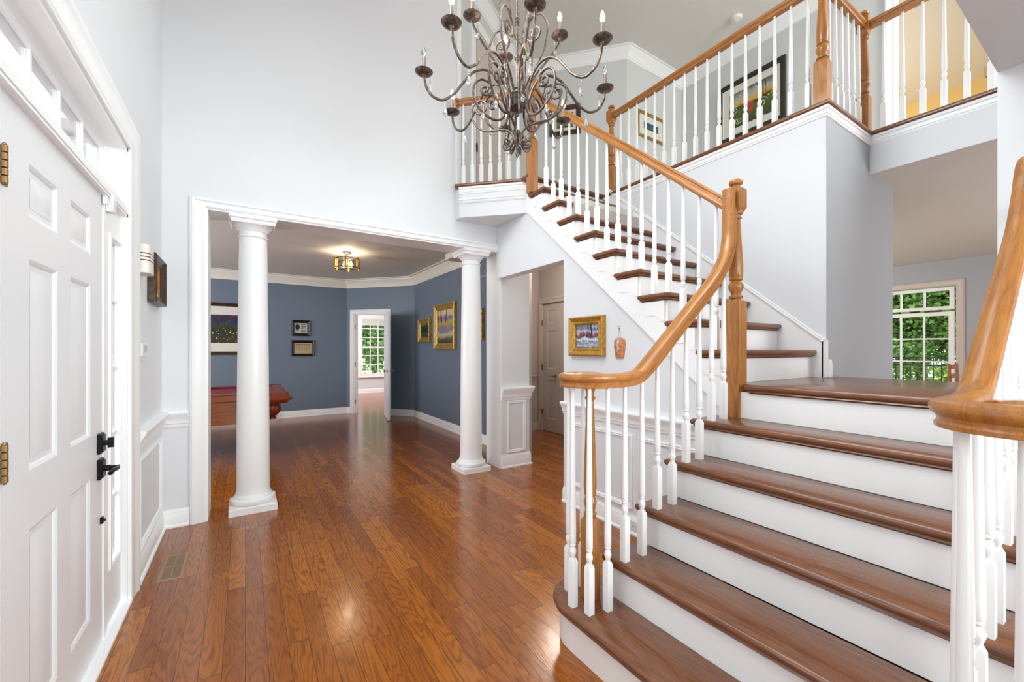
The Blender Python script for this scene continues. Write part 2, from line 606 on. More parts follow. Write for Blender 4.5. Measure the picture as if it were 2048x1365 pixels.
# ------------------------------------------------------------------ setting: floors, ceilings, walls
struct(MB().box(-4.2, 9.25, -2.8, 14.0, -0.12, 0.0).build('floor', M['floor'], smooth=False), 'glossy orange brown oak plank floor running through the house', 'floor')
struct(MB().box(-0.8, 9.8, -2.8, 6.6, ZC, ZC + 0.12).build('ceiling', M['ceil'], smooth=False), 'upper ceiling above foyer and upstairs hall', 'ceiling')
# game room / study ceiling
struct(MB().box(-4.2, 4.9, 4.361, 14.0, 2.84, 2.94).build('ceiling_game_room', M['ceilg'], smooth=False), 'greige ceiling of the blue game room', 'ceiling')
struct(MB().box(-0.8, XR, -2.8, YR, Z1, ZF).build('ceiling_front_room', M['wall'], smooth=False), 'low white ceiling at the right above the camera side', 'ceiling')
# upstairs floors
b = MB()
b.box(-4.2, 5.9, 4.062, 6.6, 2.945, ZF - 0.035)
b.box(1.9, XS + 0.12, 3.95, 4.061, 2.95, ZF - 0.035)
b.box(XW + 0.01, 5.9, YG + 0.001, 4.06, 2.80, ZF - 0.035)
struct(b.build('floor_upstairs', M['ceil'], smooth=False), 'upstairs hall floor slab', 'floor')
struct(MB().box(XB, 9.8, -2.8, YG, Z1, ZF - 0.035).build('ceiling_family_room', M['ceilg'], smooth=False), 'ceiling of the family room under the gallery', 'ceiling')
struct(MB().box(4.74, 9.8, YG, 6.0, Z1, 2.79).build('ceiling_family_room_back', M['ceilg'], smooth=False), 'rear ceiling of the family room', 'ceiling')
struct(MB().box(2.53, 4.35, 2.95, 5.8, 2.70, 2.79).build('ceiling_side_hall', M['ceil'], smooth=False), 'ceiling of the side hall behind the foyer opening', 'ceiling')

# entry wall with door opening (y 0.65..2.99, z<2.43) and a tall window above it
b = MB()
x0, x1 = XL - 0.16, XL
b.box(x0, x1, -2.8, 0.70, 0, ZC)
b.box(x0, x1, 2.988, YW + 0.3, 0, ZC)
b.box(x0, x1, 0.70, 2.988, 2.43, 3.35)
b.box(x0, x1, 0.70, 2.988, 5.05, ZC)
b.box(x0, x1, 0.70, 0.95, 3.35, 5.05)
b.box(x0, x1, 2.65, 2.988, 3.35, 5.05)
struct(b.build('wall_left', M['wall'], smooth=False), 'white entry wall around the front door', 'wall')
# wall with the column opening
b = MB()
b.box(XL, -0.261, YW, YW + 0.3, 0, ZC)
b.box(-0.261, 1.89, YW, YW + 0.3, 2.474, ZC)
b.box(1.89, XS + 0.05, YW, YW + 0.3, 2.474, ZF - 0.04)
struct(b.build('wall_back', M['wall'], smooth=False), 'white wall above the columned opening', 'wall')
# wall beneath the stair with hall opening
b = MB()
pts = [(1.30, 0), (2.878, 0), (2.878, 2.16), (3.99, 2.16), (3.99, 0), (4.04, 0), (4.04, 2.16), (YW, 2.16), (YW, ZF - 0.04), (3.32, ZF - 0.06)]
b2 = MB()
def lz(y): return 1.488 + 0.856 * (y - 1.967)
b2.prism([(XS, 1.30, 0), (XS, 2.878, 0), (XS, 2.878, lz(2.878)), (XS, 1.30, lz(1.30))], (0.12, 0, 0))
b2.prism([(XS, 2.878, 2.16), (XS, YW, 2.16), (XS, YW, ZF - 0.04), (XS, 3.41, ZF - 0.06), (XS, 3.41, lz(3.41)), (XS, 2.878, lz(2.878))], (0.12, 0, 0))
struct(b2.build('wall_stair', M['wall'], smooth=False), 'white wall under the upper flight with hall opening', 'wall')
b.bm.free()
# wall end between columns and hall (pedestal wall)
b = MB()
b.box(2.452, 2.84, 4.042, 4.36, 0, 2.96)
struct(b.build('wall_pier', M['wall'], smooth=False), 'white wall pier beside the right column', 'wall')
# wall at the side of the upper flight
struct(MB().box(XW, XW + 0.12, YG, 4.06, 0, ZF - 0.04).build('wall_stairwell', M['wall'], smooth=False), 'tall white wall beside the upper flight', 'wall')
# grey passage wall
b = MB()
b.box(XW + 0.12, 4.74, YG, YG + 0.12, 0, ZF - 0.04)
struct(b.build('wall_passage', M['grey'], smooth=False), 'grey wall of the passage past the landing', 'wall')
struct(MB().box(XW + 0.001, XW + 0.119, YG - 0.003, YG, 0, ZF - 0.04).build('wall_passage_end', M['grey'], smooth=False), 'grey painted end of the stairwell wall', 'wall')
struct(MB().box(XB - 0.004, XB, YR - 1.0, YG - 0.004, Z1, ZF - 0.04).build('wall_beam', M['wall'], smooth=False), 'white fascia beam under the far gallery rail', 'wall')
# right hand wall
b = MB()
b.box(XR, XR + 0.12, -2.8, YR, 0, Z1)
b.box(XR + 0.12, 3.62, YR - 0.12, YR, 0, Z1)
struct(b.build('wall_right', M['wall'], smooth=False), 'bright white wall at the right edge', 'wall')
# far family room wall with window opening y 1.68..3.5
b = MB()
b.box(9.2, 9.35, -2.8, 1.68, 0, Z1 + 0.1)
b.box(9.2, 9.35, 3.55, 6.0, 0, Z1 + 0.1)
b.box(9.2, 9.35, 1.68, 3.55, 2.35, Z1 + 0.1)
struct(b.build('wall_family_room', M['grey'], smooth=False), 'grey far wall of the family room', 'wall')
struct(MB().box(4.62, 9.35, 5.9, 6.0, 0, Z1 + 0.1).box(4.62, 4.74, YG + 0.12, 5.9, 0, Z1 + 0.1).build('wall_family_back', M['grey'], smooth=False), 'grey rear wall of the family room', 'wall')
struct(MB().box(3.32, 9.35, -2.9, -2.8, 0, ZC).box(-0.8, 3.32, -2.9, -2.8, 0, ZC).build('wall_front', M['wall'], smooth=False), 'white wall behind the camera', 'wall')
# game room walls
b = MB()
b.box(-4.2, 1.83, 9.4, 9.52, 0, 2.84)
struct(b.build('wall_game_room_far', M['blue'], smooth=False), 'slate blue far wall of the game room', 'wall')
A_, B_ = Vector((1.83, 9.40, 0)), Vector((2.90, 8.20, 0))
U = (B_ - A_).normalized(); Nn = Vector((-U.y, U.x, 0)) * -1     # points back to the room (towards camera)
if Nn.y > 0: Nn = -Nn
LD = (B_ - A_).length
d0, d1, dz = 0.175, 0.985, 2.12
b = MB()
b.obox(A_, U, Z, Nn, -0.05, d0, 0, 2.84, -0.12, 0)
b.obox(A_, U, Z, Nn, d1, LD + 0.05, 0, 2.84, -0.12, 0)
b.obox(A_, U, Z, Nn, d0, d1, dz, 2.84, -0.12, 0)
struct(b.build('wall_game_room_angled', M['blue'], smooth=False), 'slate blue angled wall with the study door', 'wall')
b = MB()
b.box(2.90, 3.02, 4.361, 8.22, 0, 2.84)
b.box(2.84, 2.90, 4.361, 4.45, 0, 2.84)
struct(b.build('wall_game_room_right', M['blue'], smooth=False), 'slate blue right wall of the game room', 'wall')
b = MB()
b.box(-4.2, -4.08, 4.36, 9.4, 0, 2.84)
b.box(-4.08, XL - 0.161, 4.24, 4.36, 0, 2.84)
struct(b.build('wall_game_room_left', M['blue'], smooth=False), 'slate blue walls on the far left of the game room', 'wall')
# study walls: back wall with window x 3.0..3.9
b = MB()
yb = 13.45
b.box(0.5, 3.02, yb, yb + 0.14, 0, 2.84)
b.box(4.1, 6.2, yb, yb + 0.14, 0, 2.84)
b.box(3.02, 4.1, yb, yb + 0.14, 0, 0.56)
b.box(3.02, 4.1, yb, yb + 0.14, 2.36, 2.84)
b.box(0.5, 0.62, 9.52, yb, 0, 2.84)
b.box(6.2, 6.32, 8.0, yb + 0.14, 0, 2.84)
b.box(3.02, 6.32, 7.9, 8.0, 0, 2.84)
struct(b.build('wall_study', M['wall'], smooth=False), 'bright white walls of the study beyond the door', 'wall')
# side hall walls
b = MB()
b.box(4.2, 4.3, 2.87, 4.77, 0, 2.70)
b.box(4.2, 4.3, 5.59, 5.8, 0, 2.70)
b.box(4.2, 4.3, 4.77, 5.59, 2.12, 2.70)
b.box(4.24, 4.3, 4.77, 5.59, 0, 2.12)
b.box(3.021, 4.2, 5.70, 5.8, 0, 2.70)
b.box(XS + 0.121, 4.3, 2.87, 2.95, 0, 2.70)
b.box(2.841, 3.02, 4.361 - 0.12, 4.36, 0, 2.70)
struct(b.build('wall_side_hall', M['beige'], smooth=False), 'beige walls of the side hall', 'wall')
# upstairs walls
def wseg(b, p, q, z0, z1, t=0.1, back=1):
    p, q = Vector((p[0], p[1], 0)), Vector((q[0], q[1], 0))
    u = (q - p).normalized(); n = Vector((-u.y, u.x, 0)) * back
    b.obox(p, u, Z, n, 0, (q - p).length, z0, z1, 0, t)
b = MB()
W0, W1, W2, W3, W4 = (1.90, 4.07), (3.42, 5.10), (4.445, 3.98), (5.70, 4.0), (5.70, 1.48)
wseg(b, W0, W1, ZF - 0.035, ZC)
wseg(b, W1, W2, ZF - 0.035, ZC)
wseg(b, W2, W3, ZF - 0.035, ZC)
wseg(b, W3, W4, ZF - 0.035, ZC)
b.box(5.7, 5.8, -2.8, 0.82, ZF - 0.035, ZC)
b.box(5.7, 5.8, 0.82, 1.48, ZF + 2.28, ZC)
struct(b.build('wall_upstairs', M['upwall'], smooth=False), 'pale grey walls of the upstairs hall', 'wall')
b = MB()
b.box(9.47, 9.57, -2.8, 6.0, ZF - 0.03, ZC)
b.box(5.81, 9.47, 4.2, 4.3, ZF - 0.03, ZC)
b.box(5.81, 9.47, -1.4, -1.3, ZF - 0.03, ZC)
struct(b.build('wall_bedroom', M['yellow'], smooth=False), 'yellow bedroom wall seen through the gallery balusters', 'wall')
struct(MB().box(5.8, 9.47, -1.3, 4.2, ZF - 0.035, ZF).build('floor_bedroom', M['ceil'], smooth=False), 'bedroom floor upstairs', 'floor')

# ------------------------------------------------------------------ trim profiles
def base_prof(h=0.135, t=0.016):
    return [(0, 0), (t + 0.012, 0), (t + 0.012, 0.012), (t + 0.006, 0.02), (t, 0.022), (t, h - 0.035), (t - 0.003, h - 0.03), (t - 0.003, h - 0.022), (t - 0.010, h - 0.012), (t - 0.012, h), (0, h)]
def rail_prof(z0=0.79, z1=0.895):
    h = z1 - z0
    return [(0, z0), (0.010, z0), (0.012, z0 + 0.16 * h), (0.020, z0 + 0.22 * h), (0.022, z0 + 0.4 * h), (0.030, z0 + 0.55 * h), (0.046, z0 + 0.78 * h), (0.050, z0 + 0.86 * h), (0.050, z1 - 0.01), (0.044, z1), (0, z1)]
def crown_prof(zt, h=0.13, d=0.10):
    return [(0, zt - h), (0.014, zt - h), (0.016, zt - h * 0.86), (0.024, zt - h * 0.84), (0.036, zt - h * 0.62), (0.064, zt - h * 0.36), (0.078, zt - h * 0.26), (0.086, zt - h * 0.22), (0.088, zt - h * 0.1), (d, zt - h * 0.08), (d, zt), (0, zt)]
CASE = [(0, 0), (0, 0.014), (0.012, 0.020), (0.018, 0.018), (0.060, 0.022), (0.072, 0.030), (0.088, 0.030), (0.094, 0.022), (0.100, 0.020), (0.106, 0.010), (0.106, 0)]
PANEL = [(0, 0), (0.004, 0.010), (0.012, 0.014), (0.020, 0.008), (0.026, 0.016), (0.032, 0.012), (0.034, 0)]

n_trim = [0]
def trim(mb, label, mat=None, cat='trim', name=None):
    n_trim[0] += 1
    return struct(mb.build(name or 'trim_%d' % n_trim[0], mat or M['trim']), label, cat)

# entry wall: baseboard, chair rail, panel, casings
struct(MB().mould([(-0.367, YW), (XL, YW), (XL, 3.155)], base_prof()).build('baseboard_left', M['trim']), 'white baseboard left of the columned opening', 'baseboard')
trim(MB().mould([(-0.367, YW), (XL, YW), (XL, 3.155)], rail_prof(0.765, 0.885)), 'white chair rail between front door and opening')
trim(MB().frame((XL, 3.25, 0.20), Y, Z, X, 0.70, 0.48, PANEL), 'wainscot panel moulding left of the opening')
# column opening casing (left leg + head)
b = MB()
pr = [(a, bb) for a, bb in CASE]
o, w_, h = Vector((-0.261, YW, 0)), 2.71, 2.474
R = []
for (x, y, ex, ey) in [(0, 0, -1, 0), (0, h, -1, 1), (w_, h, 0, 1)]:
    R.append([b.v(o + X * (x + a * 1.0 * ex) + Z * (y + a * 0.68 * ey if ey else y) + (-Y) * bb) for a, bb in pr])
m = len(pr)
for i in range(2):
    for j in range(m):
        b.f([R[i][j], R[i][(j + 1) % m], R[i + 1][(j + 1) % m], R[i + 1][j]])
b.f(R[0]); b.f(R[-1][::-1])
trim(b, 'white moulded casing around the columned opening')
b = MB()
b.box(-0.262, -0.248, YW - 0.004, YW + 0.304, 0, 2.474)
b.box(-0.248, 2.45, YW - 0.004, YW + 0.304, 2.460, 2.474)
b.box(2.437, 2.452, YW - 0.02, YW + 0.304, 0, 2.46)
trim(b, 'white painted reveal lining of the columned opening')
# pier: chair rail, panel, baseboard
trim(MB().mould([(2.84, 4.30), (2.84, 4.042), (2.452, 4.042)], rail_prof(0.775, 0.925)), 'chair rail wrapped around the white pier')
trim(MB().frame((2.56, 4.042, 0.20), X, Z, -Y, 0.19, 0.53, PANEL), 'panel moulding on the front of the pier')
struct(MB().mould([(2.84, 4.30), (2.84, 4.042), (2.452, 4.042)], base_prof(0.15)).build('baseboard_pier', M['trim']), 'white baseboard wrapped around the pier', 'baseboard')
# stair wall: baseboard, chair rail, panels
struct(MB().mould([(XS, 2.878), (XS, 1.30)], [(-a, z) for a, z in base_prof()]).build('baseboard_stair', M['trim']), 'white baseboard on the wall below the upper flight', 'baseboard')
trim(MB().mould([(XS, 2.878), (XS, 1.36)], [(-a, z) for a, z in rail_prof(0.785, 0.895)]), 'white chair rail on the wall below the upper flight')
b = MB()
b.frame((XS, 1.45, 0.21), Y, Z, -X, 0.55, 0.48, PANEL)
b.frame((XS, 2.12, 0.21), Y, Z, -X, 0.62, 0.48, PANEL)
trim(b, 'wainscot panel mouldings below the upper flight')
# raking moulding under stringer
b = MB()
b.sweep([(XS, 1.40, lz(1.40)), (XS, 3.415, lz(3.415))], [(-0.002, -0.014), (0.012, -0.014), (0.016, -0.004), (0.010, 0.002), (0.016, 0.008), (0.010, 0.016), (-0.002, 0.016)], side=(-1, 0, 0))
trim(b, 'raking white moulding following the upper flight')
# skirt board on stairwell wall
b = MB()
def zp(y): return (y + 0.29) / G_ * R_
b.prism([(XW - 0.018, 1.262, 1.158), (XW - 0.018, 1.262, zp(1.30) + 0.07), (XW - 0.018, 3.34, zp(3.34) + 0.07), (XW - 0.018, 3.34, zp(3.34) - 0.30), (XW - 0.018, 1.50, 1.158)], (0.017, 0, 0))
b.sweep([(XW - 0.018, 1.262, zp(1.30) + 0.06), (XW - 0.018, 3.34, zp(3.34) + 0.07)], [(0, -0.012), (0.010, -0.010), (0.014, 0.0), (0.006, 0.006), (0.010, 0.014), (0, 0.022)], side=(-1, 0, 0))
trim(b, 'white skirt board rising beside the upper flight')
b = MB()
b.box(XW - 0.018, XW + 0.0, YG - 0.012, YG + 0.02, 1.16, 1.42)
b.box(XW - 0.004, XW + 0.05, YG - 0.016, YG - 0.004, 1.16, 1.285)
b.box(XW + 0.002, XW + 0.044, YG - 0.022, YG - 0.016, 1.16, 1.262)
trim(b, 'short white baseboard return at the landing corner')
# far room baseboards & crown
prb = base_prof(0.13)
dd = lambda t: tuple((A_ + U * t).xy)
struct(MB().mould([dd(d0 - 0.09), tuple(A_.xy), (-4.08, 9.4)][::1], [(a, z) for a, z in prb]).build('baseboard_game_room', M['trim']), 'white baseboard along the far blue wall', 'baseboard')
struct(MB().mould([(2.90, 4.36), (2.90, 8.20), dd(d1 + 0.09)], prb).build('baseboard_game_room_right', M['trim']), 'white baseboard along the right blue wall', 'baseboard')
trim(MB().mould([(2.90, 4.361), (2.90, 8.20), tuple(A_.xy), (-4.08, 9.4), (-4.08, 4.37)], crown_prof(2.84, 0.17, 0.15)), 'cream crown moulding around the blue game room', M['cream'])
# upstairs crown
trim(MB().mould([(5.70, 0.0), W3, W2, W1, W0], crown_prof(ZC, 0.15, 0.12)), 'white crown moulding around the upstairs hall')
# gallery nosings and fascia
NOSE = [(0, -0.004), (0.022, -0.004), (0.030, 0.003), (0.032, 0.012), (0.028, 0.024), (0.018, 0.030), (-0.10, 0.030), (-0.10, -0.004)]
def nose_at(z): return [(a, z + b_) for a, b_ in NOSE]
def inv(pr): return [(-a, z) for a, z in pr]
gal_path = [(XW, 3.34), (XW, YG), (XB, YG), (XB, -0.9)]
struct(MB().mould(gal_path, inv(nose_at(ZF - 0.028))).build('trim_gallery_nosing', M['treadY']), 'dark stained oak nosing along the gallery edge', 'trim')
COVE = [(0, -0.075), (0.006, -0.075), (0.008, -0.062), (0.012, -0.058), (0.014, -0.034), (0.022, -0.026), (0.022, -0.012), (0.018, -0.005), (0, -0.005)]
trim(MB().mould(gal_path, [(-a, ZF - 0.028 + z) for a, z in COVE]), 'white cove moulding under the gallery nosing')
# overlook floor: small angled balcony
OV = [(1.885, YW), (1.885, 4.0), (2.40, 3.465), (2.40, YW)]
b = MB()
b.slab([(1.89, YW - 0.001), (1.89, 3.965), (2.399, 3.46), (2.399, YW - 0.001)][::1], [(0, 2.74), (0, ZF - 0.034)])
struct(b.build('wall_overlook', M['wall'], smooth=False), 'white angled underside of the little upstairs overlook', 'wall')
b = MB()
ovp = [(1.852, 4.02), (1.89, 3.965), (2.40, 3.46)]
struct(MB().mould([(1.86, 3.995), (2.395, 3.465)], inv(nose_at(ZF - 0.028))).build('trim_overlook_nosing', M['treadX']), 'dark stained oak nosing along the overlook', 'trim')
trim(MB().mould([(1.89, 3.965), (2.395, 3.465)], [(-a, ZF - 0.028 + z) for a, z in COVE] ), 'white cove moulding under the overlook nosing')
trim(MB().mould([(1.89, 3.965), (2.395, 3.465)], [(-a * 1.2, 2.93 + z * 0.6) for a, z in COVE]), 'white band moulding across the overlook fascia')
b.bm.free()
# right wall trims
struct(MB().mould([(XR, -2.7), (XR, YR)], base_prof()).build('baseboard_right', M['trim']), 'white baseboard on the right wall', 'baseboard')
trim(MB().mould([(XR, -2.7), (XR, YR), (3.6, YR)], rail_prof(0.79, 0.895)), 'white chair rail on the right wall')
trim(MB().frame((XR, -0.5, 0.21), Y, Z, -X, 0.78, 0.48, PANEL), 'wainscot panel on the right wall')
# side hall trims
struct(MB().mould([(4.2, 5.68), (4.2, 5.70), (3.03, 5.70)], base_prof()).build('baseboard_hall', M['halldoor']), 'beige lit baseboard in the side hall', 'baseboard')
trim(MB().mould([(4.2, 5.69), (4.2, 5.70), (3.03, 5.70)], rail_prof(0.83, 0.93)), 'chair rail in the side hall', M['halldoor'])
trim(MB().frame((4.2, 4.77, 0), Y, Z, -X, 0.82, 2.12, [(a * 0.85, b_) for a, b_ in CASE], True), 'casing around the side hall double door', M['halldoor'])
# upstairs bedroom door casing
trim(MB().frame((5.7, 0.82, ZF - 0.03), Y, Z, -X, 0.66, 2.30, [(a * 0.85, b_) for a, b_ in CASE], True), 'white casing of the upstairs bedroom doorway')
trim(MB().box(1.885, 1.955, YW - 0.004, YW + 0.06, ZF, ZC - 0.16).box(1.90, 1.93, YW - 0.02, YW - 0.004, ZF, ZC - 0.16), 'white corner trim where the overlook meets the tall wall')

# ------------------------------------------------------------------ doors
def panel_door(mb, o, U_, V_, N_, w_, h, t, panels):
    """slab + recessed moulded raised panels on both faces"""
    o, U_, V_, N_ = Vector(o), Vector(U_), Vector(V_), Vector(N_)
    us = sorted(set([0, w_] + [p[0] for p in panels] + [p[1] for p in panels]))
    vs = sorted(set([0, h] + [p[2] for p in panels] + [p[3] for p in panels]))
    rec = 0.009
    for i in range(len(us) - 1):
        for j in range(len(vs) - 1):
            cu, cv = (us[i] + us[i + 1]) / 2, (vs[j] + vs[j + 1]) / 2
            if any(p[0] < cu < p[1] and p[2] < cv < p[3] for p in panels):
                mb.obox(o, U_, V_, N_, us[i], us[i + 1], vs[j], vs[j + 1], -t + rec, -rec)
            else:
                mb.obox(o, U_, V_, N_, us[i], us[i + 1], vs[j], vs[j + 1], -t, 0)
    for (a, b_, c, d) in panels:
        for sgn, base in ((1, -rec), (-1, -t + rec)):
            m1 = min(0.032, (b_ - a) * 0.17)
            # ogee sticking
            mb.frame(o + U_ * (a + 0.014) + V_ * (c + 0.014) + N_ * base, U_, V_, N_ * sgn, b_ - a - 0.028, d - c - 0.028, [(0, 0), (0.004, 0.004), (0.014, 0.0085), (0.014, 0)])
            rs = []
            for k, z in ((m1, 0.0005), (m1 * 2.1, 0.0075)):
                rs.append([o + U_ * (a + k) + V_ * (c + k) + N_ * (base + sgn * z), o + U_ * (b_ - k) + V_ * (c + k) + N_ * (base + sgn * z), o + U_ * (b_ - k) + V_ * (d - k) + N_ * (base + sgn * z), o + U_ * (a + k) + V_ * (d - k) + N_ * (base + sgn * z)])
            mb.rings(rs)

# front door
XD = -0.555
fd = thing('door_1', 'white six panel front door with black lever and brass hinges', 'door', (XD, 1.70, 0))
fd['kind'] = 'structure'
b = MB()
pn = []
for (c, d) in ((0.20, 0.80), (0.98, 1.626), (1.756, 1.917)):
    for (a, e) in ((0.175, 0.40), (0.53, 0.765)):
        pn.append((a, e, c - 0.01, d - 0.01))
panel_door(b, (XD, 1.687, 0.012), Y, Z, X, 0.938, 2.05, 0.044, pn)
b.build('door_panel', M['door'], fd, angle=20)
def hinge(parent, o, U_, V_, N_, z, hh=0.10, mat='brass', w_=0.032):
    b = MB()
    o = Vector(o)
    b.obox(o, U_, V_, N_, 0.004, w_, z, z + hh, 0, 0.003)
    for k in range(5):
        b.lathe(o + Vector(N_) * 0.007 + Vector(V_) * (z + hh * k / 5 + 0.001), [(0.006, 0), (0.0075, 0.001), (0.0075, hh / 5 - 0.003), (0.006, hh / 5 - 0.002)], 10)
    b.lathe(o + Vector(N_) * 0.007 + Vector(V_) * (z - 0.004), [(0.002, 0), (0.005, 0.003)], 8)
    b.lathe(o + Vector(N_) * 0.007 + Vector(V_) * (z + hh), [(0.005, 0), (0.005, 0.003), (0.002, 0.006)], 8)
    return b.build('hinge', M[mat], parent)
for z in (1.800, 0.990, 0.18):
    hinge(fd, (XD + 0.001, 1.683, 0), Y, Z, X, z, 0.105)
# deadbolt, lever, small latch
b = MB()
yk = 2.578
b.obox((XD, yk, 0.93), Y, Z, X, -0.033, 0.033, -0.045, 0.045, 0, 0.012)
b.obox((XD, yk, 0.93), Y, Z, X, -0.025, 0.025, -0.037, 0.037, 0.012, 0.018)
b.lathe((XD + 0.018, yk, 0.93), [(0.012, 0), (0.012, 0.012), (0.009, 0.014)], 16, X)
b.obox((XD, yk, 0.93), Y, Z, X, -0.008, 0.008, -0.022, 0.022, 0.030, 0.05)
dl = b.build('deadbolt', M['black'], fd)
b = MB()
zk = 0.815
b.obox((XD, yk, zk), Y, Z, X, -0.033, 0.033, -0.045, 0.045, 0, 0.012)
b.obox((XD, yk, zk), Y, Z, X, -0.025, 0.025, -0.037, 0.037, 0.012, 0.018)
b.lathe((XD + 0.018, yk, zk), [(0.014, 0), (0.014, 0.02), (0.010, 0.024), (0.010, 0.05)], 16, X)
b.tube(crom([(XD + 0.062, yk, zk), (XD + 0.066, yk - 0.03, zk), (XD + 0.062, yk - 0.07, zk + 0.002), (XD + 0.058, yk - 0.105, zk - 0.004)], 5), 0.009, 10)
b.build('door_lever', M['black'], fd)
b = MB()
b.obox((XD, 2.60, 0.575), Y, Z, X, -0.010, 0.010, -0.014, 0.014, 0, 0.010)
b.lathe((XD + 0.010, 2.60, 0.575), [(0.006, 0), (0.006, 0.008)], 10, X)
b.build('latch', M['black'], fd)
adopt(fd)
# frame of the entrance: jambs, mullion, transom bar, reveals
b = MB()
b.box(XL - 0.10, XD + 0.006, 2.632, 2.687, 0, 2.09)      # mullion door / sidelight
b.box(XL - 0.10, XD + 0.001, 1.630, 1.682, 0, 2.09)    # hinge jamb
b.box(XL - 0.06, XL + 0.004, 0.70, 2.988, 2.072, 2.105)   # transom bar
b.prism([(XL - 0.155, 0.70, 2.06), (XL - 0.0, 0.70, 2.06), (XL - 0.0, 0.70, 2.108), (XL - 0.08, 0.70, 2.19), (XL - 0.155, 0.70, 2.19)], (0, 2.288, 0))
b.box(XL - 0.155, XL - 0.0, 2.968, 2.990, 0, 2.43)
b.box(XL - 0.155, XL - 0.0, 0.70, 2.990, 2.413, 2.431)
b.box(XL - 0.155, XL + 0.0, 0.70, 0.72, 0, 2.43)
b.box(XL - 0.16, XL + 0.02, 0.70, 2.988, 0.0, 0.012)
trim(b, 'white frame, mullions and transom bar of the front entrance')
trim(MB().frame((XL, 0.70, 0), Y, Z, X, 2.287, 2.43, [(a * 1.45, b_) for a, b_ in CASE], True), 'wide white casing around the front entrance')
# window 1: transom light
def sash(mb, o, U_, V_, N_, w_, h, fw, t, cols, rows, mw=0.018):
    o, U_, V_, N_ = Vector(o), Vector(U_), Vector(V_), Vector(N_)
    mb.obox(o, U_, V_, N_, 0, fw, 0, h, 0, t); mb.obox(o, U_, V_, N_, w_ - fw, w_, 0, h, 0, t)
    mb.obox(o, U_, V_, N_, fw, w_ - fw, 0, fw, 0, t); mb.obox(o, U_, V_, N_, fw, w_ - fw, h - fw, h, 0, t)
    iw, ih = w_ - 2 * fw, h - 2 * fw
    for i in range(1, cols):
        u = fw + iw * i / cols
        mb.obox(o, U_, V_, N_, u - mw / 2, u + mw / 2, fw, h - fw, t * 0.25, t * 0.8)
    for j in range(1, rows):
        v = fw + ih * j / rows
        mb.obox(o, U_, V_, N_, fw, w_ - fw, v - mw / 2, v + mw / 2, t * 0.28, t * 0.78)
def window(name, label, o, U_, V_, N_, w_, h, fw=0.035, t=0.04, cols=2, rows=2, mw=0.018):
    root = thing(name, label, 'window', tuple(Vector(o)))
    root['kind'] = 'structure'
    mb = MB(); sash(mb, o, U_, V_, N_, w_, h, fw, t, cols, rows, mw)
    mb.build('window_frame', M['trim'], root, smooth=False)
    g = MB(); g.obox(Vector(o), U_, V_, N_, fw, w_ - fw, fw, h - fw, t * 0.5, t * 0.5 + 0.004)
    g.build('pane', M['glass'], root, smooth=False)
    adopt(root)
    return root
window('window_1', 'long white transom window above the front door', (XL - 0.128, 0.72, 2.19), Y, Z, X, 2.248, 0.223, 0.020, 0.038, 8, 1, 0.014)
# window 2: sidelight (solid panel door like element with narrow glass)
root = thing('window_2', 'narrow white sidelight of five panes beside the front door', 'window', (XD, 2.83, 0))
root['kind'] = 'structure'
b = MB()
ys, ye = 2.686, 2.968
b.box(XD - 0.044, XD, ys, 2.750, 0.03, 2.075); b.box(XD - 0.044, XD, 2.945, ye, 0.03, 2.075)
b.box(XD - 0.044, XD, 2.750, 2.945, 0.03, 0.30); b.box(XD - 0.044, XD, 2.750, 2.945, 1.90, 2.075)
b.frame((XD, 2.750, 0.30), Y, Z, X, 0.195, 1.60, [(0, 0), (-0.008, 0.003), (0.0, 0.010), (0.012, 0.008), (0.018, 0)])
for z in (1.602, 1.259, 0.926, 0.610):
    b.box(XD - 0.030, XD - 0.008, 2.750, 2.945, z - 0.010, z + 0.010)
b.box(XD - 0.028, XD - 0.010, 2.840, 2.852, 0.30, 1.90)
b.build('window_frame', M['trim'], root)
MB().box(XD - 0.024, XD - 0.020, 2.750, 2.945, 0.30, 1.90).build('pane', M['glass'], root, smooth=False)
adopt(root)
# second sidelight outside of view on the hinge side
root = thing('window_3', 'narrow sidelight on the hinge side of the front door', 'window', (XD, 1.2, 0))
root['kind'] = 'structure'
b = MB()
sash(b, (XD - 0.044, 0.72, 0.03), Y, Z, X, 0.92, 2.045, 0.30, 0.044, 1, 5)
b.build('window_frame', M['trim'], root)
MB().box(XD - 0.024, XD - 0.020, 1.02, 1.34, 0.33, 1.77).build('pane', M['glass'], root, smooth=False)
adopt(root)
window('window_4', 'tall window high in the entry wall', (XL - 0.10, 0.95, 3.35), Y, Z, X, 1.70, 1.70, 0.05, 0.05, 4, 4)

# study door (door_2): open leaf + casing
trim(MB().frame(A_ + U * d0, U, Z, Nn, d1 - d0, dz, [(a * 0.85, b_) for a, b_ in CASE], True), 'white casing around the study doorway')
b = MB()
b.obox(A_, U, Z, Nn, d0, d0 + 0.015, 0, dz, -0.12, 0.004); b.obox(A_, U, Z, Nn, d1 - 0.015, d1, 0, dz, -0.12, 0.004); b.obox(A_, U, Z, Nn, d0, d1, dz - 0.015, dz, -0.12, 0.004)
trim(b, 'white jamb lining of the study doorway')
sd = thing('door_2', 'white study door standing open into the blue room', 'door', tuple((A_ + U * d1)))
sd['kind'] = 'structure'
H0 = A_ + U * (d1 - 0.015) + Nn * 0.03
E0 = Vector((2.285, 7.76, 0))
DU = (E0 - H0).normalized(); DN = Vector((-DU.y, DU.x, 0))
b = MB()
DW = 0.80
pn = [(0.11, 0.36, 0.18, 0.80), (0.45, 0.70, 0.18, 0.80), (0.11, 0.36, 0.96, 1.62), (0.45, 0.70, 0.96, 1.62), (0.11, 0.36, 1.74, 1.93), (0.45, 0.70, 1.74, 1.93)]
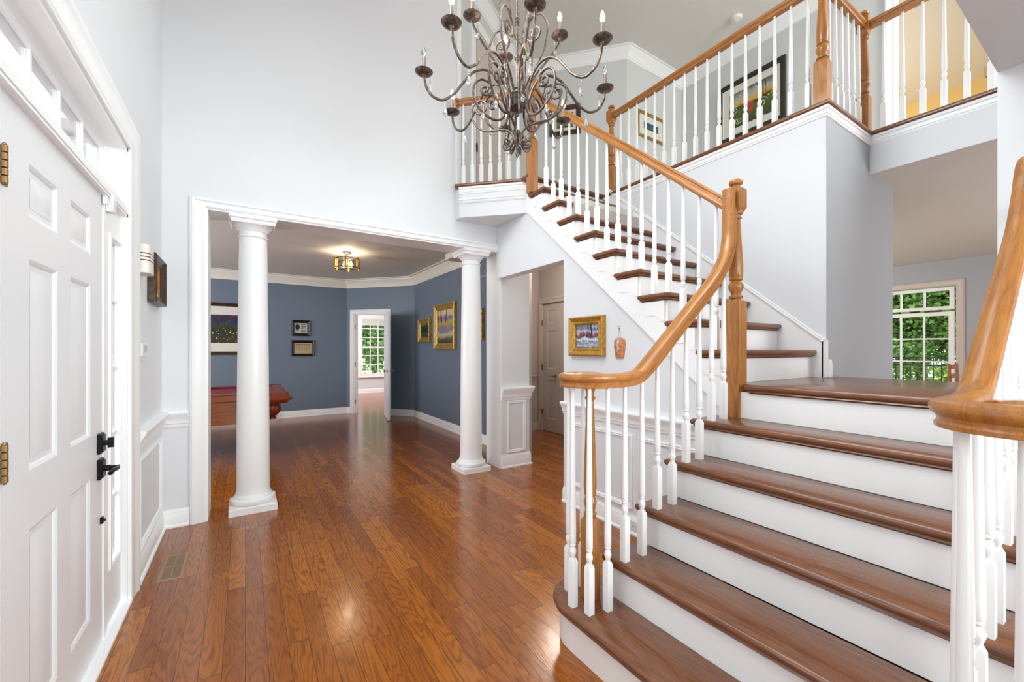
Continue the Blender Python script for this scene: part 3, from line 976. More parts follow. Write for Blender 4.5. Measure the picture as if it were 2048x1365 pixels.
panel_door(b, H0 + Vector((0, 0, 0.012)), DU, Z, DN, DW, 2.07, 0.040, pn)
b.build('door_panel', M['door'], sd, angle=20)
b = MB()
for sg in (1, -1):
    c = H0 + DU * 0.74 + Z * 0.95 + DN * (0 if sg > 0 else -0.04)
    b.lathe(c, [(0.030, 0), (0.030, 0.006), (0.012, 0.010), (0.010, 0.04), (0.024, 0.05), (0.028, 0.062), (0.020, 0.074), (0.003, 0.078)], 16, DN * sg)
b.build('door_knob', M['brass'], sd)
b = MB()
for z in (0.2, 1.0, 1.8):
    b.obox(A_, U, Z, Nn, d0 + 0.012, d0 + 0.018, z, z + 0.09, -0.04, -0.005)
b.build('strike_plate', M['brass'], sd)
adopt(sd)
# side hall double door (door_3)
hd = thing('door_3', 'beige lit double closet door with lever in the side hall', 'door', (4.2, 5.2, 0))
hd['kind'] = 'structure'
for i, (ya, yb2) in enumerate(((5.582, 5.182), (5.178, 4.778))):
    b = MB()
    panel_door(b, (4.222, ya, 0.012), -Y, Z, -X, 0.40, 2.10, 0.036, [(0.09, 0.31, 0.20, 0.84), (0.09, 0.31, 1.03, 1.66), (0.09, 0.31, 1.78, 2.0)])
    b.build('door_leaf', M['halldoor'], hd, angle=20)
for z in (1.76, 1.02, 0.28):
    hinge(hd, (4.185, 5.584, 0), -Y, Z, -X, z, 0.09)
b = MB()
b.lathe((4.186, 5.225, 0.93), [(0.026, 0), (0.026, 0.008), (0.009, 0.012), (0.009, 0.045)], 14, -X)
b.tube(crom([(4.146, 5.225, 0.93), (4.142, 5.25, 0.932), (4.142, 5.285, 0.926), (4.144, 5.32, 0.932)], 4), 0.007, 8)
b.build('door_lever', M['brass'], hd)
adopt(hd)
# upstairs closed door on the angled wall behind the overlook (door_4)
WU = (Vector((W1[0], W1[1], 0)) - Vector((W0[0], W0[1], 0))).normalized()
WN = Vector((WU.y, -WU.x, 0))
ud = thing('door_4', 'greige door in the angled upstairs wall behind the overlook', 'door', (2.9, 4.7, ZF))
ud['kind'] = 'structure'
b = MB()
W0v = Vector((W0[0], W0[1], 0)) + Vector((0, 0, ZF - 0.03))
panel_door(b, W0v + WU * 0.42 + WN * 0.03, WU, Z, WN, 0.80, 2.03, 0.035, [(0.11, 0.36, 0.18, 0.80), (0.45, 0.70, 0.18, 0.80), (0.11, 0.36, 0.96, 1.55), (0.45, 0.70, 0.96, 1.55), (0.11, 0.36, 1.68, 1.9), (0.45, 0.70, 1.68, 1.9)])
b.build('door_panel', M['halldoor'], ud, angle=20)
hinge(ud, W0v + WU * 0.40 + WN * 0.034, WU, Z, WN, 0.60, 0.09, 'black')
adopt(ud)
trim(MB().frame(W0v + WU * 0.41, WU, Z, WN, 0.82, 2.05, [(a, b_ + (0.012 if b_ > 0 else 0)) for a, b_ in CASE], True), 'white casing of the angled upstairs door')
# bedroom door, opened back against the jamb
bd = thing('door_5', 'edge of the open bedroom door upstairs with brass hinge', 'door', (5.72, 0.84, ZF))
bd['kind'] = 'structure'
b = MB()
b.box(5.745, 6.50, 0.80, 0.835, ZF, ZF + 2.2)
b.build('door_panel', M['door'], bd, smooth=False)
MB().box(5.672, 5.70, 0.835, 0.850, 3.84, 3.93).lathe((5.668, 0.85, 3.84), [(0.007, 0), (0.007, 0.09)], 10).build('hinge', M['brass'], bd)
adopt(bd)

# ------------------------------------------------------------------ study window & family room windows
window('window_5', 'study window of many panes looking on to trees', (3.02, yb + 0.02, 0.56), X, Z, -Y, 1.08, 1.80, 0.05, 0.05, 4, 6, 0.022)
b = MB()
b.box(3.03, 4.09, yb - 0.035, yb + 0.01, 1.42, 1.47)
trim(b, 'meeting rail of the study window')
trim(MB().frame((3.02, yb, 0.56), X, Z, -Y, 1.08, 1.80, [(a * 0.8, b_) for a, b_ in CASE]), 'white casing around the study window')
trim(MB().box(2.90, 4.22, yb - 0.06, yb, 0.49, 0.53), 'white sill of the study window')
bl = MB()
for i in range(9):
    bl.box(3.06, 4.06, yb - 0.05, yb - 0.02, 2.13 + i * 0.022, 2.13 + i * 0.022 + 0.016)
bl.box(3.05, 4.07, yb - 0.06, yb - 0.01, 2.325, 2.36)
tag(recenter(bl.build('window_blind', M['offwhite'], smooth=False)), 'white slatted blind raised to the top of the study window', 'blind')
struct(MB().mould([(6.2, yb), (0.62, yb)], base_prof()).build('baseboard_study', M['trim']), 'white baseboard of the study', 'baseboard')
window('window_6', 'wide transom window of the family room', (9.23, 1.70, 1.985), Y, Z, -X, 1.80, 0.345, 0.05, 0.05, 6, 1, 0.022)
window('window_7', 'glazed patio door of the family room with grid of panes', (9.23, 1.70, 0.02), Y, Z, -X, 1.80, 1.93, 0.06, 0.05, 6, 5, 0.022)
trim(MB().frame((9.2, 1.68, 0), Y, Z, -X, 1.87, 2.35, [(a * 0.9, b_) for a, b_ in CASE], True), 'greige casing around the family room windows', M['halldoor'])

# ------------------------------------------------------------------ stairs
TT = 0.028
def tread_layers(z):
    return [(0.020, z - 0.050), (0.022, z - 0.046), (0.010, z - 0.042), (0.014, z - 0.034), (0.006, z - 0.030), (0.002, z - 0.024), (0.0, z - 0.016), (0.001, z - 0.009), (0.005, z - 0.003), (0.010, z)]
low = thing('staircase', 'lower flight of wide stained oak treads and white risers up to the landing', 'staircase', (1.3, 0.815, 0))
YO0, YO1 = 0.144, 1.424
def nx_(i): return 0.968 + G_ * i
# bullnose first step
def bull(r, inset=0.0):
    cx, ca, cb = 1.195 + 0.19, 1.445, 0.123
    P = []
    for k in range(0, 13):
        a = pi / 2 + 0.5 - (-(k / 12.0)) * 0
    pts = [(1.47, 0.0)]
    pts = []
    # ccw polygon: start at back right, go along the back to left?  build explicitly
    rr = 0.19
    left = [(cx + rr * math.cos(a), ca + rr * math.sin(a)) for a in [math.radians(d) for d in range(20, 181, 10)]]
    right = [(cx + rr * math.cos(a), cb + rr * math.sin(a)) for a in [math.radians(d) for d in range(180, 341, 10)]]
    return left + right
b = MB()
poly = bull(0.19)
b.slab(poly, tread_layers(R_))
b.box(1.40, 1.47, 0.20, 1.39, R_ - 0.03, R_ - 0.0005)
b.build('tread', M['treadY'], low)
b = MB()
b.slab(poly, [(0.032, 0.0), (0.032, R_ - 0.045)])
b.build('riser', M['trim'], low)
for i in range(2, 7):
    z = R_ * i
    b = MB()
    x0 = nx_(i) + 0.030
    b.box(x0, x0 + 0.018, YO0 + 0.035, YO1 - 0.035, z - R_ + 0.0003, z - 0.046 if i < 6 else z - 0.046)
    b.build('riser', M['trim'], low, smooth=False)
    if i < 6:
        b = MB()
        xa, xb = nx_(i), nx_(i + 1) + 0.030
        b.slab([(xa, YO0), (xb, YO0), (xb, YO1), (xa, YO1)], tread_layers(z))
        b.build('tread', M['treadY'], low)
for (ya, yb3) in ((YO0 + 0.035, YO0 + 0.06), (YO1 - 0.06, YO1 - 0.035)):
    b = MB()
    pts = [(nx_(2) + 0.048, 0.0)]
    for i in range(2, 7):
        pts += [(nx_(i) + 0.048, R_ * (i - 1) if i > 2 else 0.002), (nx_(i) + 0.048, R_ * i - 0.047)]
    pts += [(2.40, R_ * 6 - 0.047), (2.40, 0.0)]
    pts = pts[1:]
    b.prism([(x, ya, z) for x, z in pts], (0, yb3 - ya, 0))
    b.build('stringer', M['trim'], low, smooth=False)
# landing
b = MB()
zl = 6 * R_
b.slab([(nx_(6), YO0), (3.62, YO0), (3.62, YG - 0.004), (nx_(6), YG - 0.004)], tread_layers(zl))
lb = b
lb.box(nx_(6) + 0.06, XW - 0.02, YG - 0.02, 1.36, zl - 0.045, zl - 0.0004)
lb.build('landing', M['treadY'], low)
b = MB()
b.box(2.42, 3.19, YO0 + 0.06, 1.34, 0.0, zl - 0.052)
b.build('landing_base', M['trim'], low, smooth=False)
adopt(low)

upf = thing('staircase', 'upper flight of nine stained oak treads climbing from the landing to upstairs', 'staircase', (2.9, 2.3, 6 * R_))
def ny_(i): return -0.29 + G_ * i
XO = 2.350
for i in range(7, 17):
    z = R_ * i
    y0 = ny_(i) + 0.030
    b = MB()
    b.box(2.392, XW - 0.020, y0, y0 + 0.018, z - R_ + 0.0005, z - 0.046)
    b.build('riser', M['trim'], upf, smooth=False)
    if i < 16:
        b = MB()
        b.slab([(XO, ny_(i)), (XW - 0.020, ny_(i)), (XW - 0.020, ny_(i + 1) + 0.028), (XO, ny_(i + 1) + 0.028)], tread_layers(z))
        b.build('tread', M['treadX'], upf)
b = MB()
b.slab([(2.33, ny_(16)), (XW - 0.02, ny_(16)), (XW - 0.02, ny_(16) + 0.12), (2.33, ny_(16) + 0.12)], tread_layers(ZF))
b.build('landing_nosing', M['treadX'], upf)
# stringer face with stepped top
b = MB()
pts = []
for i in range(7, 17):
    pts += [(ny_(i) + 0.048, R_ * (i - 1) + 0.001), (ny_(i) + 0.048, R_ * i - 0.047)]
pts += [(3.44, R_ * 16 - 0.047), (3.44, lz(3.44)), (1.36, lz(1.36)), (1.347, lz(1.36))]
b.prism([(2.376, y, z) for y, z in pts], (0.022, 0, 0))
b.build('stringer', M['trim'], upf, smooth=False)
# scroll brackets below each tread end
for i in range(7, 16):
    z = R_ * i - 0.052
    ya, yb4 = ny_(i) + 0.045, ny_(i + 1) + 0.028
    b = MB()
    L_ = yb4 - ya
    low_ = []
    for k in range(13):
        t = k / 12
        low_.append((yb4 - 0.0 - L_ * t * 0.0 + (t) * 0.0, z))
    prof = [(ya, z), (ya, z - R_ + 0.055), (ya + 0.03, z - R_ + 0.050)]
    for k in range(0, 11):
        t = k / 10
        prof.append((ya + 0.03 + (L_ - 0.03) * t, z - 0.135 + 0.075 * t + 0.016 * math.sin(t * 2 * pi)))
    prof.append((yb4, z))
    b.prism([(2.372, y, zz) for y, zz in prof], (0.0045, 0, 0))
    b.build('bracket', M['trim'], upf, smooth=False)
# soffit closing the underside
b = MB()
b.prism([(2.53, 1.42, 1.10), (2.53, 3.40, 2.72), (2.53, 3.40, 2.76), (2.53, 1.42, 1.158)], (XW - 2.55, 0, 0))
b.build('soffit', M['trim'], upf, smooth=False)
adopt(upf)

# ------------------------------------------------------------------ balusters, newels, rails
def baluster_mesh(h, blk=0.20):
    """square foot, turned neck, tapering shaft; origin at foot"""
    b = MB()
    s = 0.0158
    b.block(0, 0, [(s, 0), (s, blk - 0.012), (s * 0.62, blk + 0.004)])
    z = blk
    b.lathe((0, 0, 0), [(0.0110, z), (0.0095, z + 0.008), (0.0105, z + 0.012), (0.0150, z + 0.026), (0.0158, z + 0.036), (0.0125, z + 0.048), (0.0095, z + 0.055), (0.0135, z + 0.060), (0.0145, z + 0.064), (0.0130, z + 0.069), (0.0150, z + 0.074), (0.0152, z + 0.11), (0.0085, h)], 14)
    bmesh.ops.recalc_face_normals(b.bm, faces=b.bm.faces)
    me = bpy.data.meshes.new('baluster')
    b.bm.to_mesh(me); b.bm.free()
    me.shade_smooth(); me.set_sharp_from_angle(angle=math.radians(32))
    me.materials.append(M['trim'])
    return me
_bcache = {}
def baluster(parent, x, y, z0, z1, blk=0.20):
    h = round(z1 - z0, 3)
    key = (h, blk)
    if key not in _bcache: _bcache[key] = baluster_mesh(h, blk)
    o = bpy.data.objects.new('baluster', _bcache[key])
    COL.objects.link(o)
    o.parent = parent
    o.location = (x, y, z0)
    return o
def newel(parent, x, y, z0, z1, zb, s=0.041):
    """zb: top of the lower square block"""
    b = MB()
    b.block(x, y, [(s, z0), (s, zb - 0.02), (s * 0.8, zb)])
    zt = z1 - 0.19
    H_ = zt - zb
    b.lathe((x, y, 0), [(0.030, zb - 0.004), (0.026, zb + 0.008), (0.036, zb + 0.014), (0.038, zb + 0.022), (0.034, zb + 0.028), (0.026, zb + 0.034), (0.030, zb + 0.05), (0.040, zb + 0.072), (0.041, zb + 0.086), (0.032, zb + 0.105), (0.027, zb + 0.112), (0.035, zb + 0.118), (0.037, zb + 0.127), (0.033, zb + 0.134), (0.037, zb + 0.145), (0.038, zb + 0.20), (0.024, zt - 0.05), (0.023, zt - 0.045), (0.031, zt - 0.04), (0.032, zt - 0.034), (0.026, zt - 0.028), (0.027, zt - 0.02), (0.036, zt - 0.012), (0.038, zt - 0.004), (0.036, zt + 0.002)], 24)
    b.block(x, y, [(s * 0.72, zt), (s, zt + 0.022), (s, z1 - 0.062), (s * 0.62, z1 - 0.045)])
    nw = b.build('newel_post', M['oakZ'], parent)
    b = MB()
    b.lathe((x, y, 0), [(0.026, z1 - 0.048), (0.020, z1 - 0.040), (0.020, z1 - 0.036), (0.034, z1 - 0.031), (0.037, z1 - 0.022), (0.034, z1 - 0.010), (0.022, z1 - 0.002), (0.004, z1)], 20)
    b.build('cap', M['oakZ'], nw)
    return nw
RAILP = [(-0.022, -0.032), (0.022, -0.032), (0.023, -0.022), (0.018, -0.016), (0.019, -0.008), (0.027, 0.000), (0.031, 0.008), (0.0315, 0.016), (0.028, 0.024), (0.018, 0.030), (0.0, 0.032), (-0.018, 0.030), (-0.028, 0.024), (-0.0315, 0.016), (-0.031, 0.008), (-0.027, 0.0), (-0.019, -0.008), (-0.018, -0.016), (-0.023, -0.022)]

def lower_rail_z(x): return 1.262 + 0.83 * (x - 1.6)
VZ = 1.214
def lower_balustrade(label, y0, sgn, tall=True):
    """sgn=+1: volute curls to +y"""
    root = thing('balustrade', label, 'balustrade', (1.8, y0, R_))
    # rail path from gooseneck top to the volute end
    pts = [(2.318, y0, 2.262), (2.318, y0, 2.10), (2.312, y0, 1.98), (2.285, y0, 1.885), (2.225, y0, 1.80), (2.14, y0, lower_rail_z(2.14))]
    if not tall:
        pts = [(3.19, y0, 2.035), (2.80, y0, 2.035), (2.46, y0, 2.035), (2.385, y0, 2.020), (2.335, y0, 1.965), (2.295, y0, 1.895), (2.225, y0, 1.80), (2.14, y0, lower_rail_z(2.14))]
    pts += [(x, y0, lower_rail_z(x)) for x in (1.95, 1.75, 1.62)]
    pts += [(1.55, y0, 1.232), (1.48, y0, VZ + 0.003), (1.40, y0, VZ)]
    # spiral
    cx, cy = 1.335, y0 + sgn * 0.118
    sp = []
    n = 26
    for k in range(1, n + 1):
        a = math.radians(-72 - k * (430 - 40) / n)
        r = 0.125 * (1 - 0.62 * k / n) + 0.004
        sp.append((cx + r * math.cos(a), cy + sgn * r * math.sin(a), VZ))
    path = crom(pts, 5) + [Vector(p) for p in sp[1:]]
    b = MB()
    sc = [1.0] * len(path)
    for k in range(len(path)):
        sc[k] = 1.0 if path[k].z < VZ + 0.004 else min(1.08 if tall else 1.0, 1.0 + (path[k].z - VZ) * 1.2)
    for k in range(8): sc[-1 - k] = 0.9
    b.sweep(path, RAILP, scale=sc)
    b.lathe((cx, cy, VZ), [(0.05, -0.032), (0.052, -0.02), (0.048, -0.014), (0.056, 0.004), (0.060, 0.014), (0.054, 0.026), (0.03, 0.033), (0.002, 0.034)], 28)
    hr = b.build('handrail', M['railup'], root)
    if tall:
        b = MB()
        b.box(2.338, 2.350, y0 - 0.024, y0 + 0.024, 2.16, 2.235)
        b.build('rail_fitting', M['railup'], root)
    # balusters around the volute
    for (dx, dy) in ((-0.022, 0.101), (-0.089, -0.005), (-0.066, -0.088), (0.022, -0.112), (0.055, 0.087)):
        baluster(root, cx + dx, cy + sgn * dy, R_, VZ - 0.030, 0.215)
    for i in range(2, 6):
        for off in (0.038, 0.154):
            x = nx_(i) + off
            if x > 2.27: continue
            z = lower_rail_z(x) - 0.034
            if x < 1.6: z = max(z, VZ + (x - 1.42) * 0.15 - 0.03)
            if x > 2.2: z = 1.80
            baluster(root, x, y0, R_ * i, z, 0.205)
    # slender volute newel
    b = MB()
    zb = R_
    x, y = cx + 0.022, cy + (0 if tall else sgn * 0.03)
    b.block(x, y, [(0.032, zb), (0.032, zb + 0.36), (0.024, zb + 0.375)])
    b.lathe((x, y, 0), [(0.020, zb + 0.372), (0.028, zb + 0.385), (0.030, zb + 0.395), (0.022, zb + 0.405), (0.026, zb + 0.43), (0.031, zb + 0.45), (0.022, zb + 0.475), (0.029, zb + 0.485), (0.027, zb + 0.495), (0.030, zb + 0.52), (0.029, zb + 0.6), (0.017, VZ - 0.10), (0.024, VZ - 0.092), (0.025, VZ - 0.085), (0.018, VZ - 0.078), (0.019, VZ - 0.06), (0.030, VZ - 0.034), (0.030, VZ - 0.02)], 20)
    b.build('newel_post', M['oakZ'], root)
    if tall:
        newel(root, 2.382, y0, 5 * R_, 2.335, 1.635)
    else:
        newel(root, 2.80, y0, 6 * R_, 2.13, 1.50)
        for x in (2.40, 2.51, 2.62, 2.91, 3.02, 3.13):
            baluster(root, x, y0, 6 * R_, 2.0, 0.205)
    adopt(root)
    return root
lower_balustrade('lower flight balustrade whose scroll stands at the centre of the photo beside the open floor', 1.318, 1)
lower_balustrade('lower flight balustrade at the right edge with large scroll close to the camera', 0.250, -1, False)

# upper flight balustrade
ub = thing('balustrade', 'balustrade along the open side of the upper flight', 'balustrade', (2.41, 2.3, 7 * R_))
def upper_rail_z(y): return 2.225 + 0.843 * (y - 1.40)
b = MB()
b.sweep(crom([(2.40, 1.345, 2.175), (2.40, 1.60, upper_rail_z(1.60)), (2.40, 2.4, upper_rail_z(2.4)), (2.40, 3.05, upper_rail_z(3.05)), (2.395, 3.22, upper_rail_z(3.2) + 0.03), (2.385, 3.30, upper_rail_z(3.30) + 0.09)], 5), RAILP, side=(1, 0, 0))
b.build('handrail', M['railA'], ub)
for i in range(7, 16):
    for off in (0.040, 0.156):
        y = ny_(i) + off
        if y > 3.26 or y < 1.38: continue
        baluster(ub, 2.412, y, R_ * i, upper_rail_z(y) - 0.038, 0.205)
newel(ub, 2.378, 3.335, 15 * R_ + 0.0, 4.075, 3.42)
adopt(ub)

# overlook balustrade
ob = thing('balustrade', 'short angled overlook balustrade behind the chandelier', 'balustrade', (2.1, 3.7, ZF))
ZR = ZF + 0.87
pa, pb = Vector((1.905, 3.965, 0)), Vector((2.375, 3.50, 0))
ua = (pb - pa).normalized()
b = MB()
b.sweep([pa - ua * 0.04 + Z * ZR, pb + ua * 0.02 + Z * ZR, Vector((2.378, 3.40, ZR))], RAILP)
b.build('handrail', M['railX'], ob)
b = MB().lathe(pa - ua * 0.045 + Z * (ZR - 0.005), [(0.05, 0), (0.05, 0.012), (0.045, 0.016)], 20, ua).build('rosette', M['railX'], ob)
for k in range(7):
    p = pa + ua * (0.03 + k * 0.098)
    baluster(ob, p.x, p.y, ZF + 0.001, ZR - 0.03, 0.20)
adopt(ob)

# gallery balustrades
gb = thing('balustrade', 'long gallery balustrade overlooking the upper flight', 'balustrade', (XW + 0.03, 2.2, ZF))
xg = XW + 0.035
b = MB()
b.sweep([(xg, 3.26, ZR), (xg, 1.29, ZR)], RAILP)
b.build('handrail', M['railY'], gb)
for k in range(17):
    baluster(gb, xg, 3.165 - k * 0.1118, ZF + 0.001, ZR - 0.03, 0.20)
newel(gb, xg, 3.30, ZF - 0.0, 4.08, 3.40)
newel(gb, xg, 1.285, ZF + 0.002, 4.08, 3.40)
adopt(gb)
sb = thing('balustrade', 'short gallery balustrade between the two upstairs corner posts', 'balustrade', (3.8, YG + 0.035, ZF))
yg = YG + 0.035
xg2 = XB + 0.0
b = MB()
b.sweep([(xg + 0.04, yg, ZR), (xg2 - 0.04, yg, ZR)], RAILP)
b.build('handrail', M['railX'], sb)
for k in range(6):
    baluster(sb, xg + 0.105 + k * 0.110, yg, ZF + 0.001, ZR - 0.03, 0.20)
adopt(sb)
fb = thing('balustrade', 'far gallery balustrade in front of the yellow bedroom', 'balustrade', (XB, 0.8, ZF))
xf = XB + 0.01
b = MB()
b.sweep([(xf, yg - 0.04, ZR), (xf, -0.9, ZR)], RAILP)
b.build('handrail', M['railY'], fb)
newel(fb, xf - 0.012, yg, ZF + 0.002, 4.08, 3.40)
for k in range(9):
    baluster(fb, xf, 1.165 - k * 0.112, ZF + 0.001, ZR - 0.03, 0.20)
adopt(fb)

# ------------------------------------------------------------------ columns
def column(cx, cy, label, half=0.172):
    root = thing('column', label, 'column', (cx, cy, 0), 'round white columns of the opening')
    b = MB()
    b.block(0, 0, [(half, 0), (half, 0.052), (half - 0.006, 0.058)])
    b.lathe((0, 0, 0), [(0.150, 0.056), (0.163, 0.066), (0.167, 0.080), (0.163, 0.096), (0.150, 0.104), (0.143, 0.107), (0.142, 0.116), (0.136, 0.122), (0.131, 0.135)], 48)
    b.build('base', M['trim'], root, angle=40)
    b = MB()
    zt = 2.36
    prof = [(0.130, 0.13), (0.124, 0.16), (0.1225, 0.25)]
    for k in range(1, 9):
        t = k / 8
        prof.append((0.1225 - 0.0205 * (t ** 1.5), 0.25 + (zt - 0.25 - 0.03) * t))
    prof += [(0.101, 2.352)]
    b.lathe((0, 0, 0), prof, 48)
    b.build('shaft', M['trim'], root, angle=40)
    b = MB()
    b.lathe((0, 0, 0), [(0.100, 2.30), (0.110, 2.303), (0.113, 2.309), (0.110, 2.315), (0.102, 2.318), (0.102, 2.352), (0.110, 2.356), (0.112, 2.362), (0.118, 2.372), (0.136, 2.392), (0.150, 2.402)], 48)
    b.block(0, 0, [(half - 0.020, 2.400), (half - 0.014, 2.412), (half - 0.012, 2.428), (half - 0.002, 2.436), (half - 0.002, 2.4595)])
    b.build('capital', M['trim'], root, angle=40)
    return root
column(0.057, 4.207, 'round white column nearest the front door')
column(2.150, 4.207, 'round white column beside the white pier', 0.165)

# ------------------------------------------------------------------ chandelier
CX, CY, CZ = 1.367, 2.07, 2.95
ch = thing('chandelier', 'aged bronze scroll chandelier with candle bulbs and crystal drops', 'chandelier', (CX, CY, CZ))
b = MB()
b.lathe((0, 0, 0), [(0.004, -0.205), (0.010, -0.200), (0.012, -0.192), (0.006, -0.184), (0.010, -0.178), (0.030, -0.172), (0.050, -0.158), (0.056, -0.140), (0.058, -0.128), (0.052, -0.122), (0.054, -0.116), (0.056, -0.095), (0.060, -0.088), (0.058, -0.080), (0.046, -0.076), (0.030, -0.066), (0.014, -0.056), (0.012, -0.044), (0.018, -0.038), (0.012, -0.030)], 24)
b.tube([(0, 0, -0.04), (0, 0, 0.60)], 0.0085, 10)
for k in range(4):
    a = math.radians(61 + 90 * k) - YAW
    b.tube([(0.008 * math.cos(a), 0.008 * math.sin(a), 0.250), (0.060 * math.cos(a), 0.060 * math.sin(a), 0.262)], 0.004, 6)
for z in (0.34, 0.36, 0.38):
    b.lathe((0, 0, z), [(0.009, -0.008), (0.014, 0), (0.009, 0.008)], 12)
b.lathe((0, 0, 0.15), [(0.009, -0.02), (0.018, -0.01), (0.018, 0.004), (0.009, 0.016)], 14)
b.lathe((0, 0, 0.60), [(0.008, -0.03), (0.024, -0.02), (0.030, 0.0), (0.020, 0.02), (0.006, 0.03)], 14)
b.build('stem', M['bronze'], ch)
# chain links
b = MB()
z = 0.64
k = 0
while z < ZC - CZ - 0.06:
    ring = []
    for j in range(17):
        a = 2 * pi * j / 16
        u, v = 0.009 * math.cos(a), 0.019 * math.sin(a)
        ring.append((u, 0, z + v) if k % 2 == 0 else (0, u, z + v))
    b.tube(ring, 0.0022, 5)
    z += 0.031; k += 1
b.build('chain', M['bronze'], ch)
MB().lathe((0, 0, ZC - CZ - 0.035), [(0.012, -0.02), (0.05, 0.0), (0.065, 0.02), (0.066, 0.0345)], 24).build('ceiling_canopy', M['bronze'], ch)

def radial(pts, ang):
    ca, sa = math.cos(ang), math.sin(ang)
    return [(r * ca, r * sa, z) for r, z in pts]
UPP = [(0.035, -0.09), (0.068, -0.01), (0.118, 0.070), (0.176, 0.148), (0.224, 0.215), (0.258, 0.270), (0.272, 0.300), (0.273, 0.312)]
def inward_spiral(cx, cz, r0, r1, a0, turns, n=26, sgn=1):
    return [(cx + (r0 + (r1 - r0) * k / n) * math.cos(a0 + sgn * turns * 2 * pi * k / n), cz + (r0 + (r1 - r0) * k / n) * math.sin(a0 + sgn * turns * 2 * pi * k / n)) for k in range(n + 1)]
# arm: pan, trough, crest, then down past the body and round into a big upright loop
LOW = [(0.545, -0.010), (0.535, -0.070), (0.500, -0.122), (0.440, -0.142), (0.375, -0.100), (0.325, -0.035), (0.270, 0.030), (0.205, 0.058), (0.145, 0.040), (0.100, -0.020), (0.074, -0.100), (0.070, -0.175), (0.095, -0.225), (0.150, -0.230), (0.215, -0.185), (0.258, -0.110), (0.255, -0.035), (0.215, 0.000), (0.168, -0.015)] + inward_spiral(0.190, -0.062, 0.036, 0.009, math.radians(140), 1.3, 18)
# lower S scrolls spreading flat from the bottom knot
SCR = [(0.012, -0.37), (0.025, -0.315), (0.070, -0.272), (0.135, -0.262), (0.205, -0.255), (0.265, -0.215), (0.300, -0.150), (0.290, -0.085), (0.245, -0.062)] + inward_spiral(0.243, -0.110, 0.048, 0.010, math.radians(95), 1.25, 20)
CURL = [(0.012, -0.29), (0.022, -0.345), (0.040, -0.385)] + inward_spiral(0.066, -0.372, 0.028, 0.008, math.radians(205), 1.3, 16)
TOPS = [(0.035, -0.080), (0.080, 0.000), (0.145, 0.085), (0.190, 0.180), (0.195, 0.280), (0.155, 0.350), (0.100, 0.350), (0.060, 0.300), (0.060, 0.240)] + inward_spiral(0.112, 0.255, 0.050, 0.011, math.radians(198), 1.4, 22)
CROWN = [(0.075, 0.352), (0.100, 0.420), (0.122, 0.500), (0.105, 0.575), (0.060, 0.615), (0.012, 0.600)]

def pan_mesh():
    b = MB()
    b.lathe((0, 0, 0), [(0.006, -0.016), (0.010, -0.010), (0.012, -0.006), (0.030, -0.003), (0.046, 0.006), (0.052, 0.014), (0.050, 0.015), (0.034, 0.006), (0.014, 0.001), (0.012, 0.006), (0.013, 0.014), (0.004, 0.015)], 24)
    return b
def drop(parent, x, y, z, s=1.0, beads=2):
    """teardrop crystal with beads above; (x,y,z) is where it hangs"""
    b = MB()
    zz = z
    b.tube([(x, y, z + 0.004), (x, y, z - 0.02 * beads - 0.004)], 0.0007, 5)
    for k in range(beads):
        zz -= 0.014
        b.lathe((x, y, zz), [(0.0005, -0.006), (0.0045, -0.003), (0.006, 0), (0.0045, 0.003), (0.0005, 0.006)], 8)
    zt = zz - 0.010
    b.lathe((x, y, zt), [(0.0005, 0), (0.0035, -0.006), (0.008, -0.020), (0.0135 * s, -0.036), (0.0135 * s, -0.044), (0.009, -0.054), (0.0005, -0.059)], 8)
    return b.build('crystal_drop', M['crystal'], parent, smooth=False)

# bearing of the first arm: image angle 8 degrees from the camera's right
A0 = -YAW
def cdeg(d): return math.radians(d) + A0
idx = 0
for k in range(8):
    ang = cdeg(8 + 45 * k)
    arm = MB().tube(crom([Vector(p) for p in radial(LOW, ang)], 4), 0.0078, 8).build('arm', M['bronze'], ch)
    ex, ey = 0.547 * math.cos(ang), 0.547 * math.sin(ang)
    b = pan_mesh(); pm = b.build('drip_pan', M['bronze'], arm); pm.location = (ex, ey, 0)
    cn = MB().lathe((0, 0, 0), [(0.010, 0.010), (0.0105, 0.012), (0.0105, 0.095), (0.009, 0.098)], 14).build('candle_sleeve', M['candle'], arm); cn.location = (ex, ey, 0)
    lit = k not in (0, 4)
    bu = MB().lathe((0, 0, 0.098), [(0.006, 0), (0.012, 0.012), (0.0145, 0.024), (0.011, 0.040), (0.005, 0.056), (0.001, 0.064)], 12).build('bulb', M['flame'] if lit else M['bulbglass'], arm)
    bu.location = (ex, ey, 0)
    if not lit:
        bu['label'] = 'clear unlit candle bulb'
    if k % 2 == 1:
        MB().tube(crom([Vector(p) for p in radial(SCR, ang + 0.30)], 3), 0.0066, 7).build('scroll', M['bronze'], ch)
    cu = MB().tube(crom([Vector(p) for p in radial(CURL, ang + 0.39)], 3), 0.0056, 7).build('bottom_curl', M['bronze'], ch)
    drop(ch, 0.425 * math.cos(ang), 0.425 * math.sin(ang), -0.142)
    drop(ch, 0.205 * math.cos(ang), 0.205 * math.sin(ang), -0.155, 1.0, 1 + k % 2)
    if k % 2 == 0:
        drop(ch, 0.545 * math.cos(ang) * 0.94, 0.545 * math.sin(ang) * 0.94, -0.02, 0.9)
